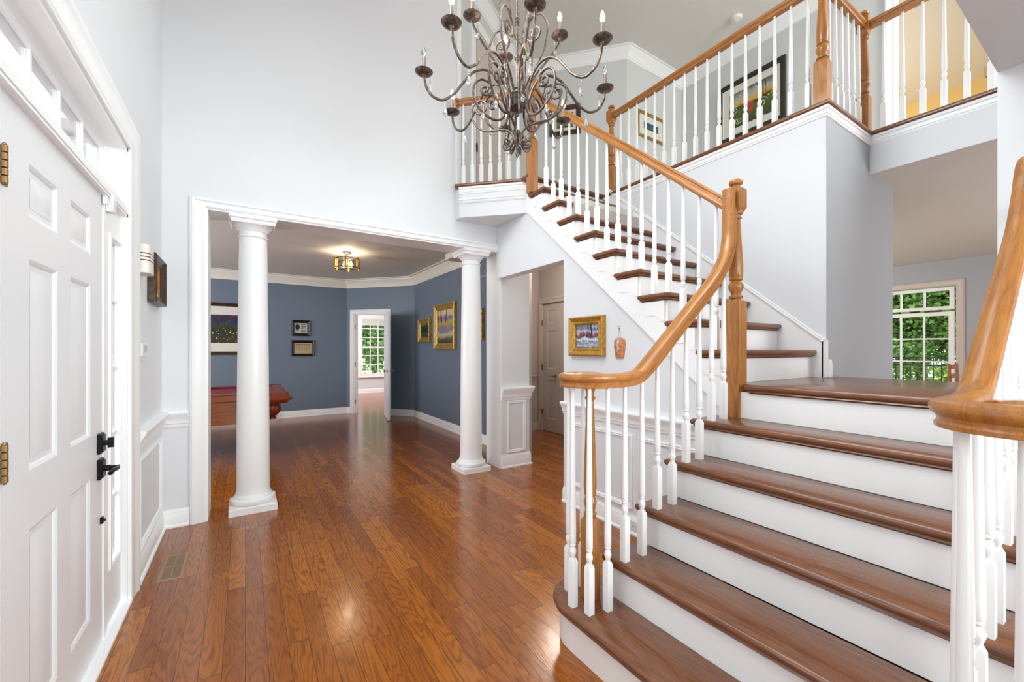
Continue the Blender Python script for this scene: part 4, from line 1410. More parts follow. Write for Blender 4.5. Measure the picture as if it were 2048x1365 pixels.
for k in range(4):
    ang = cdeg(16 + 90 * k)
    arm = MB().tube(crom([Vector(p) for p in radial(UPP, ang)], 5), 0.0072, 8).build('arm', M['bronze'], ch)
    ex, ey = 0.273 * math.cos(ang), 0.273 * math.sin(ang)
    pm = pan_mesh().build('drip_pan', M['bronze'], arm); pm.location = (ex, ey, 0.325)
    cn = MB().lathe((0, 0, 0), [(0.010, 0.010), (0.0105, 0.012), (0.0105, 0.095), (0.009, 0.098)], 14).build('candle_sleeve', M['candle'], arm); cn.location = (ex, ey, 0.325)
    bu = MB().lathe((0, 0, 0.098), [(0.006, 0), (0.012, 0.012), (0.0145, 0.024), (0.011, 0.040), (0.005, 0.056), (0.001, 0.064)], 12).build('bulb', M['flame'], arm)
    bu.location = (ex, ey, 0.325)
    drop(ch, ex * 0.88, ey * 0.88, 0.30)
    a2 = ang + math.radians(45)
    MB().tube(crom([Vector(p) for p in radial(TOPS, a2)], 3), 0.0066, 7).build('scroll', M['bronze'], ch)
    MB().tube(crom([Vector(p) for p in radial(CROWN, a2)], 4), 0.005, 7).build('scroll', M['bronze'], ch)
    drop(ch, 0.15 * math.cos(a2), 0.15 * math.sin(a2), 0.03)
MB().lathe((0, 0, -0.42), [(0.003, -0.03), (0.009, -0.02), (0.012, -0.006), (0.006, 0.01), (0.010, 0.03), (0.014, 0.06), (0.006, 0.10)], 14).build('finial', M['bronze'], ch)
cl_ = point('chandelier_bulbs', (CX, CY, CZ + 0.12), 9, (1.0, 0.82, 0.62), 0.25)

# ------------------------------------------------------------------ ceiling light in the game room
LX, LY, LZ = 1.30, 6.66, 2.84
cl = thing('ceiling_light', 'drum ceiling light with gilt posts and crossed black wires in the blue room', 'ceiling light', (LX, LY, LZ))
MB().lathe((0, 0, 0), [(0.062, 0.0), (0.062, -0.02), (0.050, -0.026), (0.010, -0.03), (0.008, -0.10), (0.004, -0.11)], 24).build('canopy', M['bronze'], cl)
b = MB()
Rr = 0.185
for z in (-0.115, -0.245):
    b.tube([(Rr * math.cos(2 * pi * k / 40), Rr * math.sin(2 * pi * k / 40), z) for k in range(41)], 0.006, 6)
for k in range(2):
    a = k * pi / 2 + 0.4
    b.tube([(Rr * math.cos(a), Rr * math.sin(a), -0.115), (-Rr * math.cos(a), -Rr * math.sin(a), -0.115)], 0.004, 6)
    b.tube([(Rr * math.cos(a), Rr * math.sin(a), -0.245), (-Rr * math.cos(a), -Rr * math.sin(a), -0.245)], 0.004, 6)
for k in range(6):
    a0_, a1_ = k * pi / 3 + 0.2, (k + 1) * pi / 3 + 0.2
    for (za, zb_) in ((-0.115, -0.245), (-0.245, -0.115)):
        b.tube([(Rr * math.cos(a0_ + (a1_ - a0_) * t / 6), Rr * math.sin(a0_ + (a1_ - a0_) * t / 6), za + (zb_ - za) * t / 6) for t in range(7)], 0.0025, 5)
b.build('cage', M['matblack'], cl)
for k in range(6):
    a = k * pi / 3 + 0.2
    MB().lathe((Rr * math.cos(a), Rr * math.sin(a), -0.27), [(0.008, 0), (0.014, 0.004), (0.014, 0.176), (0.008, 0.18)], 10).build('post', M['gold'], cl)
for k in range(3):
    a = k * 2 * pi / 3
    MB().lathe((0.06 * math.cos(a), 0.06 * math.sin(a), -0.19), [(0.004, -0.03), (0.02, -0.015), (0.026, 0.0), (0.018, 0.025), (0.010, 0.04), (0.010, 0.06)], 12).build('bulb', M['lamp'], cl)
point('game_room_lamp', (LX, LY, LZ - 0.16), 15, (1.0, 0.78, 0.52), 0.05)
# smoke detector
tag(MB().lathe((5.184, 2.866, ZC - 0.04), [(0.045, 0), (0.062, 0.006), (0.068, 0.022), (0.068, 0.0395)], 28).lathe((5.184, 2.866, ZC - 0.046), [(0.012, 0), (0.02, 0.004), (0.02, 0.008)], 14).build('smoke_detector', M['offwhite']), 'round white smoke detector on the upper ceiling', 'smoke detector')

# ------------------------------------------------------------------ pictures
FP = [(-0.006, 0.004), (-0.006, 0.012), (0.006, 0.020), (0.014, 0.016), (0.030, 0.024), (0.040, 0.030), (0.048, 0.026), (0.050, 0.0), (0.0, 0.0)]
def picture(name, label, o, U_, N_, w_, h, fw, depth, fmat, artm, mat_w=0.0, cat='picture', inner=None, group=None):
    """o lower-left corner of the outer frame on the wall; U_ along wall"""
    o, U_, N_ = Vector(o), Vector(U_).normalized(), Vector(N_).normalized()
    c = o + U_ * (w_ / 2) + Z * (h / 2)
    root = thing(name, label, cat, tuple(c), group)
    M3 = Matrix((U_, Z, N_)).transposed()
    root.rotation_euler = M3.to_euler()
    k = fw / 0.05; kd = depth / 0.030
    b = MB()
    b.frame((-w_ / 2 + fw, -h / 2 + fw, 0.001), X, Y, Z, w_ - 2 * fw, h - 2 * fw, [(a * k, b_ * kd) for a, b_ in FP])
    b.build('frame', fmat, root)
    if inner:
        b = MB()
        b.frame((-w_ / 2 + fw + 0.012, -h / 2 + fw + 0.012, 0.002), X, Y, Z, w_ - 2 * fw - 0.024, h - 2 * fw - 0.024, [(0, 0), (0, 0.012), (0.012, 0.016), (0.012, 0)])
        b.build('inner_frame', inner, root)
    iw, ih = w_ - 2 * fw, h - 2 * fw
    z0 = 0.003
    if mat_w:
        MB().box(-iw / 2, iw / 2, -ih / 2, ih / 2, z0, z0 + 0.003).build('mat', M['mat'], root, smooth=False)
        iw -= 2 * mat_w; ih -= 2 * mat_w; z0 = 0.0065
    MB().box(-iw / 2, iw / 2, -ih / 2, ih / 2, z0, z0 + 0.003).build('artwork', artm, root, smooth=False)
    return root

def art2(name, h, stops, namp=0.25, scale=9.0, seed=0.0, trunks=None, spots=None, sx=1.0):
    """painting with horizontal zones broken up by brush noise; optional dark trunks and colour spots"""
    t = NT(name)
    o = t.sep(t.obj())
    v = t.math('ADD', t.math('DIVIDE', o[1], h), 0.5)
    p = t.comb(t.math('ADD', t.math('MULTIPLY', o[0], sx), seed), o[1], seed)
    nz = t.noise(p, scale, 4, 0.65, 0.8)
    fac = t.math('ADD', v, t.math('MULTIPLY', t.math('SUBTRACT', nz, 0.5), namp * 4))
    col = t.ramp(fac, [(q, s2l(c)) for q, c in stops])
    br = t.noise(p, scale * 5, 3, 0.6, 1.5)
    col = t.mix(t.math('MULTIPLY', br, 0.6), col, (0.02, 0.02, 0.03, 1), 'SOFT_LIGHT')
    if trunks:
        dens, rgb, vmin, thr = trunks
        wob = t.math('MULTIPLY', t.noise(p, scale, 2), 0.05)
        n2 = t.noise(t.comb(t.math('MULTIPLY', t.math('ADD', t.math('ADD', o[0], wob), seed), dens), t.math('MULTIPLY', o[1], 2.2), 0.0), 1.0, 2)
        m = t.math('MULTIPLY', t.math('GREATER_THAN', n2, thr), t.math('GREATER_THAN', v, vmin))
        col = t.mix(m, col, s2l(rgb))
    for (sc, thr, rgb, v0, v1) in (spots or []):
        vo = t.n('ShaderNodeTexVoronoi')
        vo.inputs['Scale'].default_value = sc
        t.l(p, vo.inputs['Vector'])
        m = t.math('LESS_THAN', vo.outputs['Distance'], thr)
        r1 = t.sep(vo.outputs['Color'])[0]
        m = t.math('MULTIPLY', m, t.math('GREATER_THAN', r1, 0.35))
        m = t.math('MULTIPLY', m, t.math('MULTIPLY', t.math('GREATER_THAN', v, v0), t.math('LESS_THAN', v, v1)))
        col = t.mix(m, col, s2l(rgb))
    t.color(col)
    t.set(Roughness=0.55)
    return t.m
a_snow = art2('art_snowy_stream', 0.2, [(0.0, (60, 64, 92)), (0.12, (196, 204, 218)), (0.25, (120, 126, 146)), (0.38, (226, 230, 238)), (0.48, (48, 50, 82)), (0.56, (168, 84, 80)), (0.66, (196, 206, 226)), (0.8, (110, 118, 150)), (1.0, (206, 210, 224))], 0.16, 14, 1.3, (42, (34, 26, 44), 0.45, 0.60))
a_garden = art2('art_flower_garden', 0.53, [(0.0, (70, 26, 14)), (0.15, (40, 56, 20)), (0.4, (26, 44, 18)), (0.6, (52, 66, 26)), (0.72, (46, 36, 84)), (0.85, (36, 28, 70)), (1.0, (84, 30, 20))], 0.22, 7, 4.2, None, [(16, 0.22, (226, 216, 176), 0.0, 0.42), (22, 0.20, (214, 176, 62), 0.05, 0.6), (19, 0.2, (176, 48, 30), 0.0, 0.5), (26, 0.22, (86, 72, 150), 0.6, 1.0)])
a_dark = art2('art_dark_green', 0.3, [(0.0, (24, 20, 14)), (0.2, (70, 96, 60)), (0.35, (30, 50, 34)), (0.6, (20, 44, 30)), (0.8, (40, 70, 50)), (1.0, (150, 160, 150))], 0.2, 10, 2.1, None, [(22, 0.2, (206, 190, 160), 0.05, 0.35), (18, 0.22, (150, 70, 50), 0.2, 0.6)])
a_dark2 = art2('art_green_meadow', 0.3, [(0.0, (60, 70, 30)), (0.4, (110, 120, 50)), (0.6, (40, 56, 36)), (1.0, (150, 156, 110))], 0.2, 10, 6.4)
a_land = art2('art_autumn_river', 0.62, [(0.0, (66, 62, 44)), (0.16, (96, 104, 66)), (0.28, (204, 192, 172)), (0.42, (126, 142, 158)), (0.52, (176, 142, 110)), (0.62, (190, 182, 110)), (0.72, (128, 112, 158)), (0.82, (206, 196, 164)), (1.0, (222, 208, 170))], 0.10, 5, 3.3, (12, (72, 52, 72), 0.38, 0.60))
a_poster1 = plain('poster_paper_grey', (192, 190, 182), 0.6, var=0.06)
a_poster2 = plain('document_paper_tan', (188, 168, 134), 0.7, var=0.08)
a_hat = art2('art_abstract_green', 0.48, [(0.0, (58, 78, 36)), (0.45, (92, 118, 58)), (0.55, (70, 60, 40)), (0.62, (222, 180, 46)), (0.78, (196, 190, 176)), (1.0, (84, 92, 100))], 0.08, 5, 7.7, None, [(16, 0.2, (226, 184, 50), 0.5, 0.95), (20, 0.22, (200, 204, 206), 0.55, 1.0), (13, 0.16, (196, 206, 140), 0.0, 0.5)])
a_birds = art2('art_green_pattern', 0.2, [(0.0, (84, 104, 48)), (0.3, (150, 156, 96)), (0.5, (96, 116, 60)), (0.7, (160, 164, 110)), (1.0, (70, 88, 44))], 0.3, 20, 6.1)
a_small = art2('art_blue_green_card', 0.1, [(0.0, (52, 76, 60)), (0.4, (74, 120, 96)), (0.6, (70, 96, 140)), (1.0, (46, 60, 90))], 0.3, 20, 2.9)
a_street = art2('art_warm_street', 0.18, [(0.0, (214, 214, 222)), (0.2, (60, 56, 86)), (0.4, (172, 72, 40)), (0.6, (110, 60, 100)), (0.8, (196, 110, 50)), (1.0, (90, 90, 140))], 0.25, 14, 8.4)

picture('picture', 'gold framed snowy stream painting on the white wall under the stairs', (XS - 0.001, 2.770, 1.300), -Y, -X, 0.410, 0.330, 0.062, 0.045, M['gold'], a_snow)
picture('picture', 'small dark framed painting beside the front door', (XL + 0.001, 3.50, 1.660), Y, X, 0.405, 0.325, 0.052, 0.046, M['walnut'], a_street, inner=M['gold'])
picture('picture', 'large matted flower garden print above the pool table', (-0.98, 9.399, 1.262), X, -Y, 1.28, 0.964, 0.055, 0.04, M['walnut'], a_garden, 0.165)
pp1 = picture('picture', 'upper of two small black framed posters on the blue wall', (0.780, 9.399, 1.634), X, -Y, 0.338, 0.322, 0.052, 0.035, M['matblack'], a_poster1)
pp2 = picture('picture', 'lower of two small black framed documents on the blue wall', (0.770, 9.399, 1.225), X, -Y, 0.425, 0.325, 0.048, 0.035, M['matblack'], a_poster2)
picture('picture', 'small gilt framed dark green painting left of the landscape', (2.899, 7.876, 1.495), -Y, -X, 0.60, 0.455, 0.085, 0.05, M['gold2'], a_dark)
picture('picture', 'largest gilt framed river landscape on the blue right wall', (2.899, 7.058, 1.356), -Y, -X, 0.885, 0.80, 0.10, 0.055, M['gold2'], a_land)
picture('picture', 'gilt framed green painting half hidden behind the right column', (2.899, 5.80, 1.50), -Y, -X, 0.55, 0.455, 0.075, 0.05, M['gold2'], a_dark2)
pp3 = picture('picture', 'large dark green framed abstract print on the gallery wall', (5.699, 3.40, 4.255), -Y, -X, 0.885, 0.80, 0.062, 0.035, M['greenframe'], a_hat, 0.10, inner=M['mat'])
picture('picture', 'small olive framed picture on the upstairs wall by the gallery corner', (4.66, 3.984, 4.395), X, -Y, 0.585, 0.365, 0.035, 0.03, M['gold2'], a_small, 0.10)
ink = plain('printing_ink', (34, 31, 32), 0.7)
b = MB()
b.prism([(-0.062 + 0.040 * math.cos(2 * pi * k / 24), 0.022 + 0.056 * math.sin(2 * pi * k / 24), 0.0062) for k in range(24)], (0, 0, 0.0006))
for k, (w1, z1_) in enumerate(((0.075, 0.075), (0.085, 0.045), (0.080, 0.028), (0.030, 0.0), (0.070, -0.005))):
    b.box(0.0, w1, z1_ - 0.006, z1_ + 0.006 - 0.006 * (k > 2), 0.0062, 0.0068)
b.box(-0.09, -0.045, -0.055, -0.047, 0.0062, 0.0068); b.box(-0.005, 0.08, -0.064, -0.050, 0.0062, 0.0068)
b.build('print', ink, pp1, smooth=False)
b = MB(); b3 = MB()
b.box(-0.13, 0.135, 0.072, 0.086, 0.0062, 0.0068)
for k in range(6):
    for q in range(5):
        xx = -0.125 + k * 0.046
        (b3 if k == 0 else b).box(xx, xx + 0.030 + 0.004 * ((k * q) % 3), 0.052 - q * 0.024, 0.060 - q * 0.024, 0.0062, 0.0068)
b.box(-0.08, 0.06, -0.078, -0.074, 0.0062, 0.0068)
b.build('print', plain('faded_ink', (112, 96, 68), 0.7), pp2, smooth=False)
b3.build('print', plain('red_ink', (166, 88, 46), 0.7), pp2, smooth=False)
# abstract print: red wedge and pale scrolls
b = MB()
b.prism([(0.02, 0.02, 0.0096), (-0.02, 0.03, 0.0096), (-0.055, 0.0, 0.0096), (-0.03, -0.07, 0.0096), (0.0, -0.15, 0.0096), (0.04, -0.06, 0.0096), (0.055, 0.0, 0.0096)], (0, 0, 0.0008))
b.build('print', plain('red_print', (176, 66, 54), 0.6, var=0.1), pp3, smooth=False)
b = MB()
for (sx_, sy_, sr, s0) in ((0.15, -0.06, 0.075, 0.3), (-0.15, -0.16, 0.05, 2.0), (0.10, -0.18, 0.045, 4.0), (-0.20, 0.0, 0.05, 1.0)):
    b.tube([(sx_ + sr * (1 - k / 34) * math.cos(s0 + k * 0.35), sy_ + sr * (1 - k / 34) * math.sin(s0 + k * 0.35), 0.0098) for k in range(30)], 0.0045, 4)
b.build('print', plain('pale_green_print', (206, 214, 160), 0.6), pp3, smooth=False)
b = MB()
for i in range(4):
    for j in range(6):
        b.box(0.10 + i * 0.03, 0.116 + i * 0.03, 0.06 + j * 0.026, 0.074 + j * 0.026, 0.0096, 0.0103)
b.build('print', ink, pp3, smooth=False)
q0, q1 = Vector((3.739, 4.737, 0)), Vector((4.039, 4.410, 0))
qu = (Vector((W2[0], W2[1], 0)) - Vector((W1[0], W1[1], 0))).normalized()
qn = Vector((qu.y, -qu.x, 0))
if qn.y > 0: qn = -qn
qa = Vector((W1[0], W1[1], 0)) + qu * 0.44 + qn * 0.002
picture('picture', 'dark framed green picture upstairs behind the chandelier arms', (qa.x, qa.y, 4.44), qu, qn, 0.445, 0.415, 0.055, 0.035, M['walnut'], a_birds, 0.05)

# ------------------------------------------------------------------ terracotta mask
mk = thing('wall_mask', 'terracotta face mask hanging by wire beside the gold framed painting', 'mask', (XS, 2.215, 1.29))
b = MB()
n_u, n_v = 14, 18
rings = []
Hh = 0.155
for j in range(n_v + 1):
    t = j / n_v
    z = Hh * t
    wdt = 0.040 + 0.016 * math.sin(min(1, t * 1.15) * pi * 0.62) if t < 0.8 else 0.056 * math.sqrt(max(0.02, 1 - ((t - 0.8) / 0.2) ** 2))
    row = []
    for i in range(n_u + 1):
        u = -1 + 2 * i / n_u
        d = 0.020 * math.sqrt(max(0, 1 - u * u)) * (0.6 + 0.4 * math.sin(t * pi))
        d += 0.006 * math.exp(-((abs(u) - 0.45) / 0.18) ** 2 - ((t - 0.60) / 0.05) ** 2)
        d -= 0.006 * math.exp(-((abs(u) - 0.45) / 0.22) ** 2 - ((t - 0.50) / 0.05) ** 2)
        d += 0.007 * math.exp(-(u / 0.35) ** 2 - ((t - 0.22) / 0.035) ** 2)
        row.append((-0.004 - d, -u * wdt, z))
    row += [(-0.001, p[1], z) for p in row[::-1]]
    rings.append(row)
b.rings(rings)
b.build('face', M['clay'], mk, angle=60)
b = MB()
b.rings([[(-0.020, -w2, z), (-0.034, 0, z), (-0.020, w2, z), (-0.012, 0, z)] for w2, z in ((0.010, 0.050), (0.013, 0.065), (0.008, 0.095), (0.009, 0.12), (0.012, 0.154))])
b.build('nose_strip', M['claygrey'], mk)
b = MB()
b.tube(crom([(-0.012, -0.012, 0.150), (-0.008, -0.006, 0.19), (-0.006, 0.002, 0.225), (-0.008, 0.008, 0.19), (-0.012, 0.012, 0.150)], 4), 0.001, 5)
b.tube(crom([(-0.006, 0.002, 0.222), (-0.010, -0.004, 0.236), (-0.012, 0.004, 0.246), (-0.012, 0.014, 0.238)], 4), 0.0012, 5)
b.tube([(0, 0.002, 0.222), (-0.014, 0.002, 0.224)], 0.0015, 6)
b.build('hanging_wire', M['matblack'], mk)

# ------------------------------------------------------------------ wall gadgets by the entry
dc = thing('door_chime', 'cream door chime box with three dark grooves on the entry wall', 'door chime', (XL, 3.24, 1.80))
b = MB()
def rr_poly(x0, x1, y0, y1, r, n=6):
    P = [(x0, y0), (x1 - r, y0)]
    for k in range(1, n + 1):
        a = -pi / 2 + pi / 2 * k / n
        P.append((x1 - r + r * math.cos(a), y0 + r + r * math.sin(a)))
    for k in range(0, n + 1):
        a = pi / 2 * k / n
        P.append((x1 - r + r * math.cos(a), y1 - r + r * math.sin(a)))
    P += [(x0, y1)]
    return P
zs = [0, 0.075, 0.078, 0.094, 0.097, 0.113, 0.116, 0.160]
for a, e in ((0.0, 0.070), (0.076, 0.090), (0.096, 0.110), (0.116, 0.165)):
    b.slab(rr_poly(0.002, 0.062, -0.075, 0.085, 0.03), [(0, a), (0, e)])
b.build('cover', M['plastic'], dc)
MB().slab(rr_poly(0.002, 0.057, -0.070, 0.080, 0.028), [(0, 0.02), (0, 0.15)]).build('grooves', M['matblack'], dc)
kp = thing('alarm_keypad', 'small white alarm keypad on the entry wall above the chair rail', 'keypad', (XL, 3.27, 1.31))
MB().slab([(0.002, -0.065), (0.026, -0.065), (0.026, 0.065), (0.002, 0.065)], [(0.003, 0), (0, 0.004), (0, 0.078), (0.003, 0.082)]).build('housing', M['offwhite'], kp)
MB().box(0.026, 0.028, -0.035, 0.045, 0.030, 0.066).build('display', plain('grey_display', (176, 180, 176), 0.3), kp, smooth=False)
MB().box(0.001, 0.016, 0.0, 0.05, -0.016, -0.001).build('tab', M['offwhite'], kp, smooth=False)
al = thing('alarm_sensor', 'tiny white door contact sensor at the top of the front door', 'sensor', (XD + 0.004, 2.625, 2.02))
MB().slab([(0.003, 0.03), (0.030, 0.03), (0.030, 0.075), (0.003, 0.075)], [(0.002, -0.02), (0, -0.016), (0, 0.05), (0.002, 0.054)]).build('transmitter', M['offwhite'], al)
MB().box(0.002, 0.018, -0.02, -0.003, 0.0, 0.045).build('magnet', M['offwhite'], al, smooth=False)

# outlets
def outlet(label, o, U_, N_):
    root = thing('wall_outlet', label, 'outlet', tuple(o))
    o, U_, N_ = Vector((0, 0, 0)), Vector(U_), Vector(N_)
    b = MB().obox(o, U_, Z, N_, -0.057, 0.057, -0.035, 0.035, 0.0, 0.005)
    b.build('cover_plate', M['offwhite'], root, smooth=False)
    b = MB()
    for s in (-0.024, 0.024):
        for q in (-0.006, 0.006):
            b.obox(o, U_, Z, N_, s + q - 0.001, s + q + 0.001, -0.004, 0.006, 0.005, 0.006)
        b.obox(o, U_, Z, N_, s - 0.002, s + 0.002, -0.012, -0.008, 0.005, 0.006)
    b.build('slots', M['shade'], root, smooth=False)
outlet('white outlet in the baseboard behind the lower balustrade', (XS - 0.017, 2.089, 0.066), Y, -X)
outlet('white outlet in the baseboard of the far blue wall', (0.56, 9.383, 0.058), X, -Y)
# return vent
rv = thing('return_vent', 'white louvred return vent high on the blue wall behind the right column', 'vent', (2.9, 5.29, 2.41))
b = MB().frame((-0.001, -0.17, 0.02), Y, Z, -X, 0.34, 0.26, [(0, 0), (0, 0.008), (0.022, 0.006), (0.024, 0)])
b.build('frame', plain('vent_blue_grey', (150, 156, 168), 0.5), rv)
b = MB()
for k in range(13):
    b.obox((-0.001, -0.17, 0.025 + k * 0.0195), Y, Z, -X, 0, 0.34, 0, 0.009, 0, 0.006)
b.build('louvres', plain('vent_louvre', (140, 146, 158), 0.5), rv, smooth=False)

# floor vent
fv = thing('floor_vent', 'bronze slotted floor vent by the left baseboard', 'vent', (-0.375, 3.315, 0))
b = MB()
b.frame((-0.045, -0.165, 0.0), X, Y, Z, 0.09, 0.33, [(0, 0), (0, 0.004), (0.004, 0.005), (0.014, 0.004), (0.018, 0.001), (0.018, 0)])
b.build('frame', M['vent'], fv)
b = MB()
for k in range(26):
    y = -0.160 + k * 0.01265
    b.box(-0.045, 0.045, y, y + 0.0052, 0.001, 0.0035)
b.box(-0.002, 0.002, -0.165, 0.165, 0.001, 0.0038)
b.box(-0.045, 0.045, -0.003, 0.003, 0.001, 0.0039)
b.build('louvres', M['vent'], fv, smooth=False)
MB().box(-0.045, 0.045, -0.165, 0.165, 0.0003, 0.0009).build('slot_shade', M['matblack'], fv, smooth=False)  # thin black sheet, stands in for the shade below the slats

# ------------------------------------------------------------------ pool table and cue
pt = thing('pool_table', 'oak pool table with burgundy felt behind the left column', 'pool table', (-0.80, 6.78, 0))
tx0, tx1, ty0, ty1 = -1.30, 1.27, -0.72, 0.72
b = MB()
b.prism([(tx0 + 0.05, ty0 + 0.04, 0.44), (tx1 - 0.36, ty0 + 0.04, 0.44), (tx1 - 0.30, ty0 + 0.04, 0.50), (tx1 - 0.30, ty0 + 0.04, 0.70), (tx0 + 0.05, ty0 + 0.04, 0.70)], (0, ty1 - ty0 - 0.08, 0))
b.build('cabinet', M['table'], pt, smooth=False)
b = MB()
rp = [(0, 0.66), (0, 0.80), (0.012, 0.812), (0.10, 0.815), (0.115, 0.80), (0.05, 0.70), (0.04, 0.66)]
b.frame((tx0 + 0.15, ty0 + 0.15, 0), X, Y, Z, tx1 - tx0 - 0.30, ty1 - ty0 - 0.30, [(0.0, 0.70), (0.0, 0.805), (0.012, 0.8175), (0.126, 0.8175), (0.136, 0.812), (0.138, 0.802), (0.128, 0.794), (0.128, 0.725), (0.116, 0.715), (0.116, 0.70)])
b.build('top_rail', M['table'], pt)
for (cx_, cy_, sy_) in ((tx1, ty0, -1), (tx1, ty1, 1)):
    b = MB()
    ring = lambda e, z: [(cx_ - 0.235, cy_ - sy_ * 0.14, z), (cx_ + e * 0.4 - 0.02, cy_ - sy_ * 0.16, z), (cx_ + e, cy_ - sy_ * 0.05, z), (cx_ - 0.03 + e * 0.6, cy_ + sy_ * e * 0.7, z), (cx_ - 0.235, cy_ + sy_ * e * 0.55, z)]
    b.rings([ring(-0.02, 0.665), ring(0.0, 0.69), ring(0.045, 0.715), ring(0.05, 0.73), ring(0.01, 0.775), ring(-0.006, 0.815), ring(-0.03, 0.8215)])
    b.build('corner_cap', M['tablered'], pt)
MB().box(tx0 + 0.12, tx1 - 0.12, ty0 + 0.12, ty1 - 0.12, 0.74, 0.785).build('playing_bed', M['felt'], pt, smooth=False)
MB().frame((tx0 + 0.20, ty0 + 0.20, 0), X, Y, Z, tx1 - tx0 - 0.40, ty1 - ty0 - 0.40, [(0.0, 0.785), (-0.008, 0.808), (0.0, 0.815), (0.052, 0.8185), (0.052, 0.785)]).build('cushion', M['felt'], pt)
for (px_, py_) in ((tx1 - 0.19, ty0 + 0.19), (tx1 - 0.19, ty1 - 0.19), (tx0 + 0.19, ty0 + 0.19), (tx0 + 0.19, ty1 - 0.19)):
    MB().lathe((px_, py_, 0.70), [(0.03, 0.0), (0.060, 0.02), (0.066, 0.10), (0.066, 0.121), (0.058, 0.121), (0.05, 0.10)], 20).build('pocket', M['leather'], pt)
for (px_, py_) in ((tx1 - 0.17, ty0 + 0.18), (tx1 - 0.17, ty1 - 0.18)):
    b = MB()
    b.lathe((px_, py_, 0), [(0.020, 0.452), (0.045, 0.456), (0.045, 0.472), (0.030, 0.486), (0.036, 0.50), (0.070, 0.54), (0.088, 0.585), (0.086, 0.62), (0.070, 0.645), (0.082, 0.66), (0.10, 0.69)], 12)
    for k in range(12):
        a = 2 * pi * k / 12
        b.tube(crom([(px_ + 0.036 * math.cos(a), py_ + 0.036 * math.sin(a), 0.50), (px_ + 0.074 * math.cos(a), py_ + 0.074 * math.sin(a), 0.54), (px_ + 0.090 * math.cos(a), py_ + 0.090 * math.sin(a), 0.59), (px_ + 0.076 * math.cos(a), py_ + 0.076 * math.sin(a), 0.645)], 3), 0.009, 6)
    b.build('corner_bracket', M['tablered'], pt)
for (px_, py_) in ((0.90, ty0 + 0.20), (0.90, ty1 - 0.20), (-0.95, ty0 + 0.20), (-0.95, ty1 - 0.20)):
    MB().block(px_, py_, [(0.075, 0), (0.075, 0.04), (0.05, 0.06), (0.045, 0.12), (0.07, 0.28), (0.085, 0.36), (0.07, 0.40), (0.085, 0.44)]).build('leg', M['tablered'], pt)
q = MB()
q.tube([(-1.35, 6.50, 0.832), (-0.33, 7.02, 0.827)], 0.01, 10, radii=[0.015, 0.008])
q.tube([(-0.33, 7.02, 0.827), (-0.29, 7.04, 0.8265)], 0.006, 8, radii=[0.0075, 0.006])
tag(recenter(q.build('billiard_cue', M['leather'])), 'dark billiard cue lying on the burgundy pool table', 'cue')

# ------------------------------------------------------------------ wooden chair glimpsed in the family room
cr = thing('dining_chair', 'orange brown wooden chair glimpsed in front of the patio door', 'chair', (8.0, 1.28, 0))
for (lx, ly) in ((-0.19, -0.19), (0.19, -0.19)):
    MB().block(lx, ly, [(0.016, 0), (0.02, 0.44)]).build('leg', M['chairwood'], cr)
for lx in (-0.19, 0.19):
    MB().tube(crom([(lx, 0.20, 0.0), (lx, 0.19, 0.45), (lx, 0.20, 0.80), (lx, 0.215, 1.17)], 4), 0.018, 8).build('leg', M['chairwood'], cr)
MB().slab([(-0.22, -0.22), (0.22, -0.22), (0.20, 0.19), (-0.20, 0.19)], [(0.01, 0.44), (0, 0.45), (0, 0.465), (0.01, 0.475)]).build('seat', M['chairwood'], cr)
b = MB()
for z in (0.62, 0.80, 0.98, 1.10):
    b.box(-0.18, 0.18, 0.193, 0.213, z, z + 0.055)
b.build('backrest', M['chairwood'], cr)
st = thing('wire_star', 'small gold wire star on the grey family room wall', 'wall ornament', (9.19, 1.10, 2.46))
b = MB()
sp = [( -0.004, 0.085 * math.sin(2 * pi * k * 2 / 5) , 0.085 * math.cos(2 * pi * k * 2 / 5)) for k in range(6)]
b.tube(sp, 0.003, 6)
b.build('outline', M['brass'], st)

# ------------------------------------------------------------------ outdoors
struct(MB().box(-40, 60, 13.62, 60, -0.9, -0.7).box(9.40, 60, -30, 13.62, -0.55, -0.35).build('ground', M['grass'], smooth=False), 'green lawn outside the windows', 'ground')

def foliage(name, c, rad, n, leaf, mat, parent, seed, shape='ball'):
    rnd = random.Random(seed)
    vs, fs = [], []
    # clumps
    cl_n = 26
    clumps = []
    for _ in range(cl_n):
        th, ph = rnd.uniform(0, 2 * pi), math.acos(rnd.uniform(-1, 1))
        rr = rnd.uniform(0.3, 0.85)
        clumps.append(Vector((rad[0] * rr * math.sin(ph) * math.cos(th), rad[1] * rr * math.sin(ph) * math.sin(th), rad[2] * rr * math.cos(ph))))
    for _ in range(n):
        cc = rnd.choice(clumps)
        p = Vector(c) + cc + Vector((rnd.gauss(0, rad[0] * 0.17), rnd.gauss(0, rad[1] * 0.17), rnd.gauss(0, rad[2] * 0.13)))
        d = Vector((rnd.gauss(0, 1), rnd.gauss(0, 1), rnd.gauss(-0.2, 0.5))).normalized()
        s_ = d.cross(Vector((rnd.gauss(0, 1), rnd.gauss(0, 1), rnd.gauss(0, 1)))).normalized()
        L_ = leaf * rnd.uniform(0.7, 1.4); w2 = L_ * 0.30
        k = len(vs)
        vs += [p, p + d * L_ * 0.5 + s_ * w2, p + d * L_, p + d * L_ * 0.5 - s_ * w2]
        fs.append((k, k + 1, k + 2, k + 3))
    me = bpy.data.meshes.new(name)
    me.from_pydata([tuple(v) for v in vs], [], fs)
    me.materials.append(mat)
    o = bpy.data.objects.new(name, me)
    COL.objects.link(o); o.parent = parent
    return o
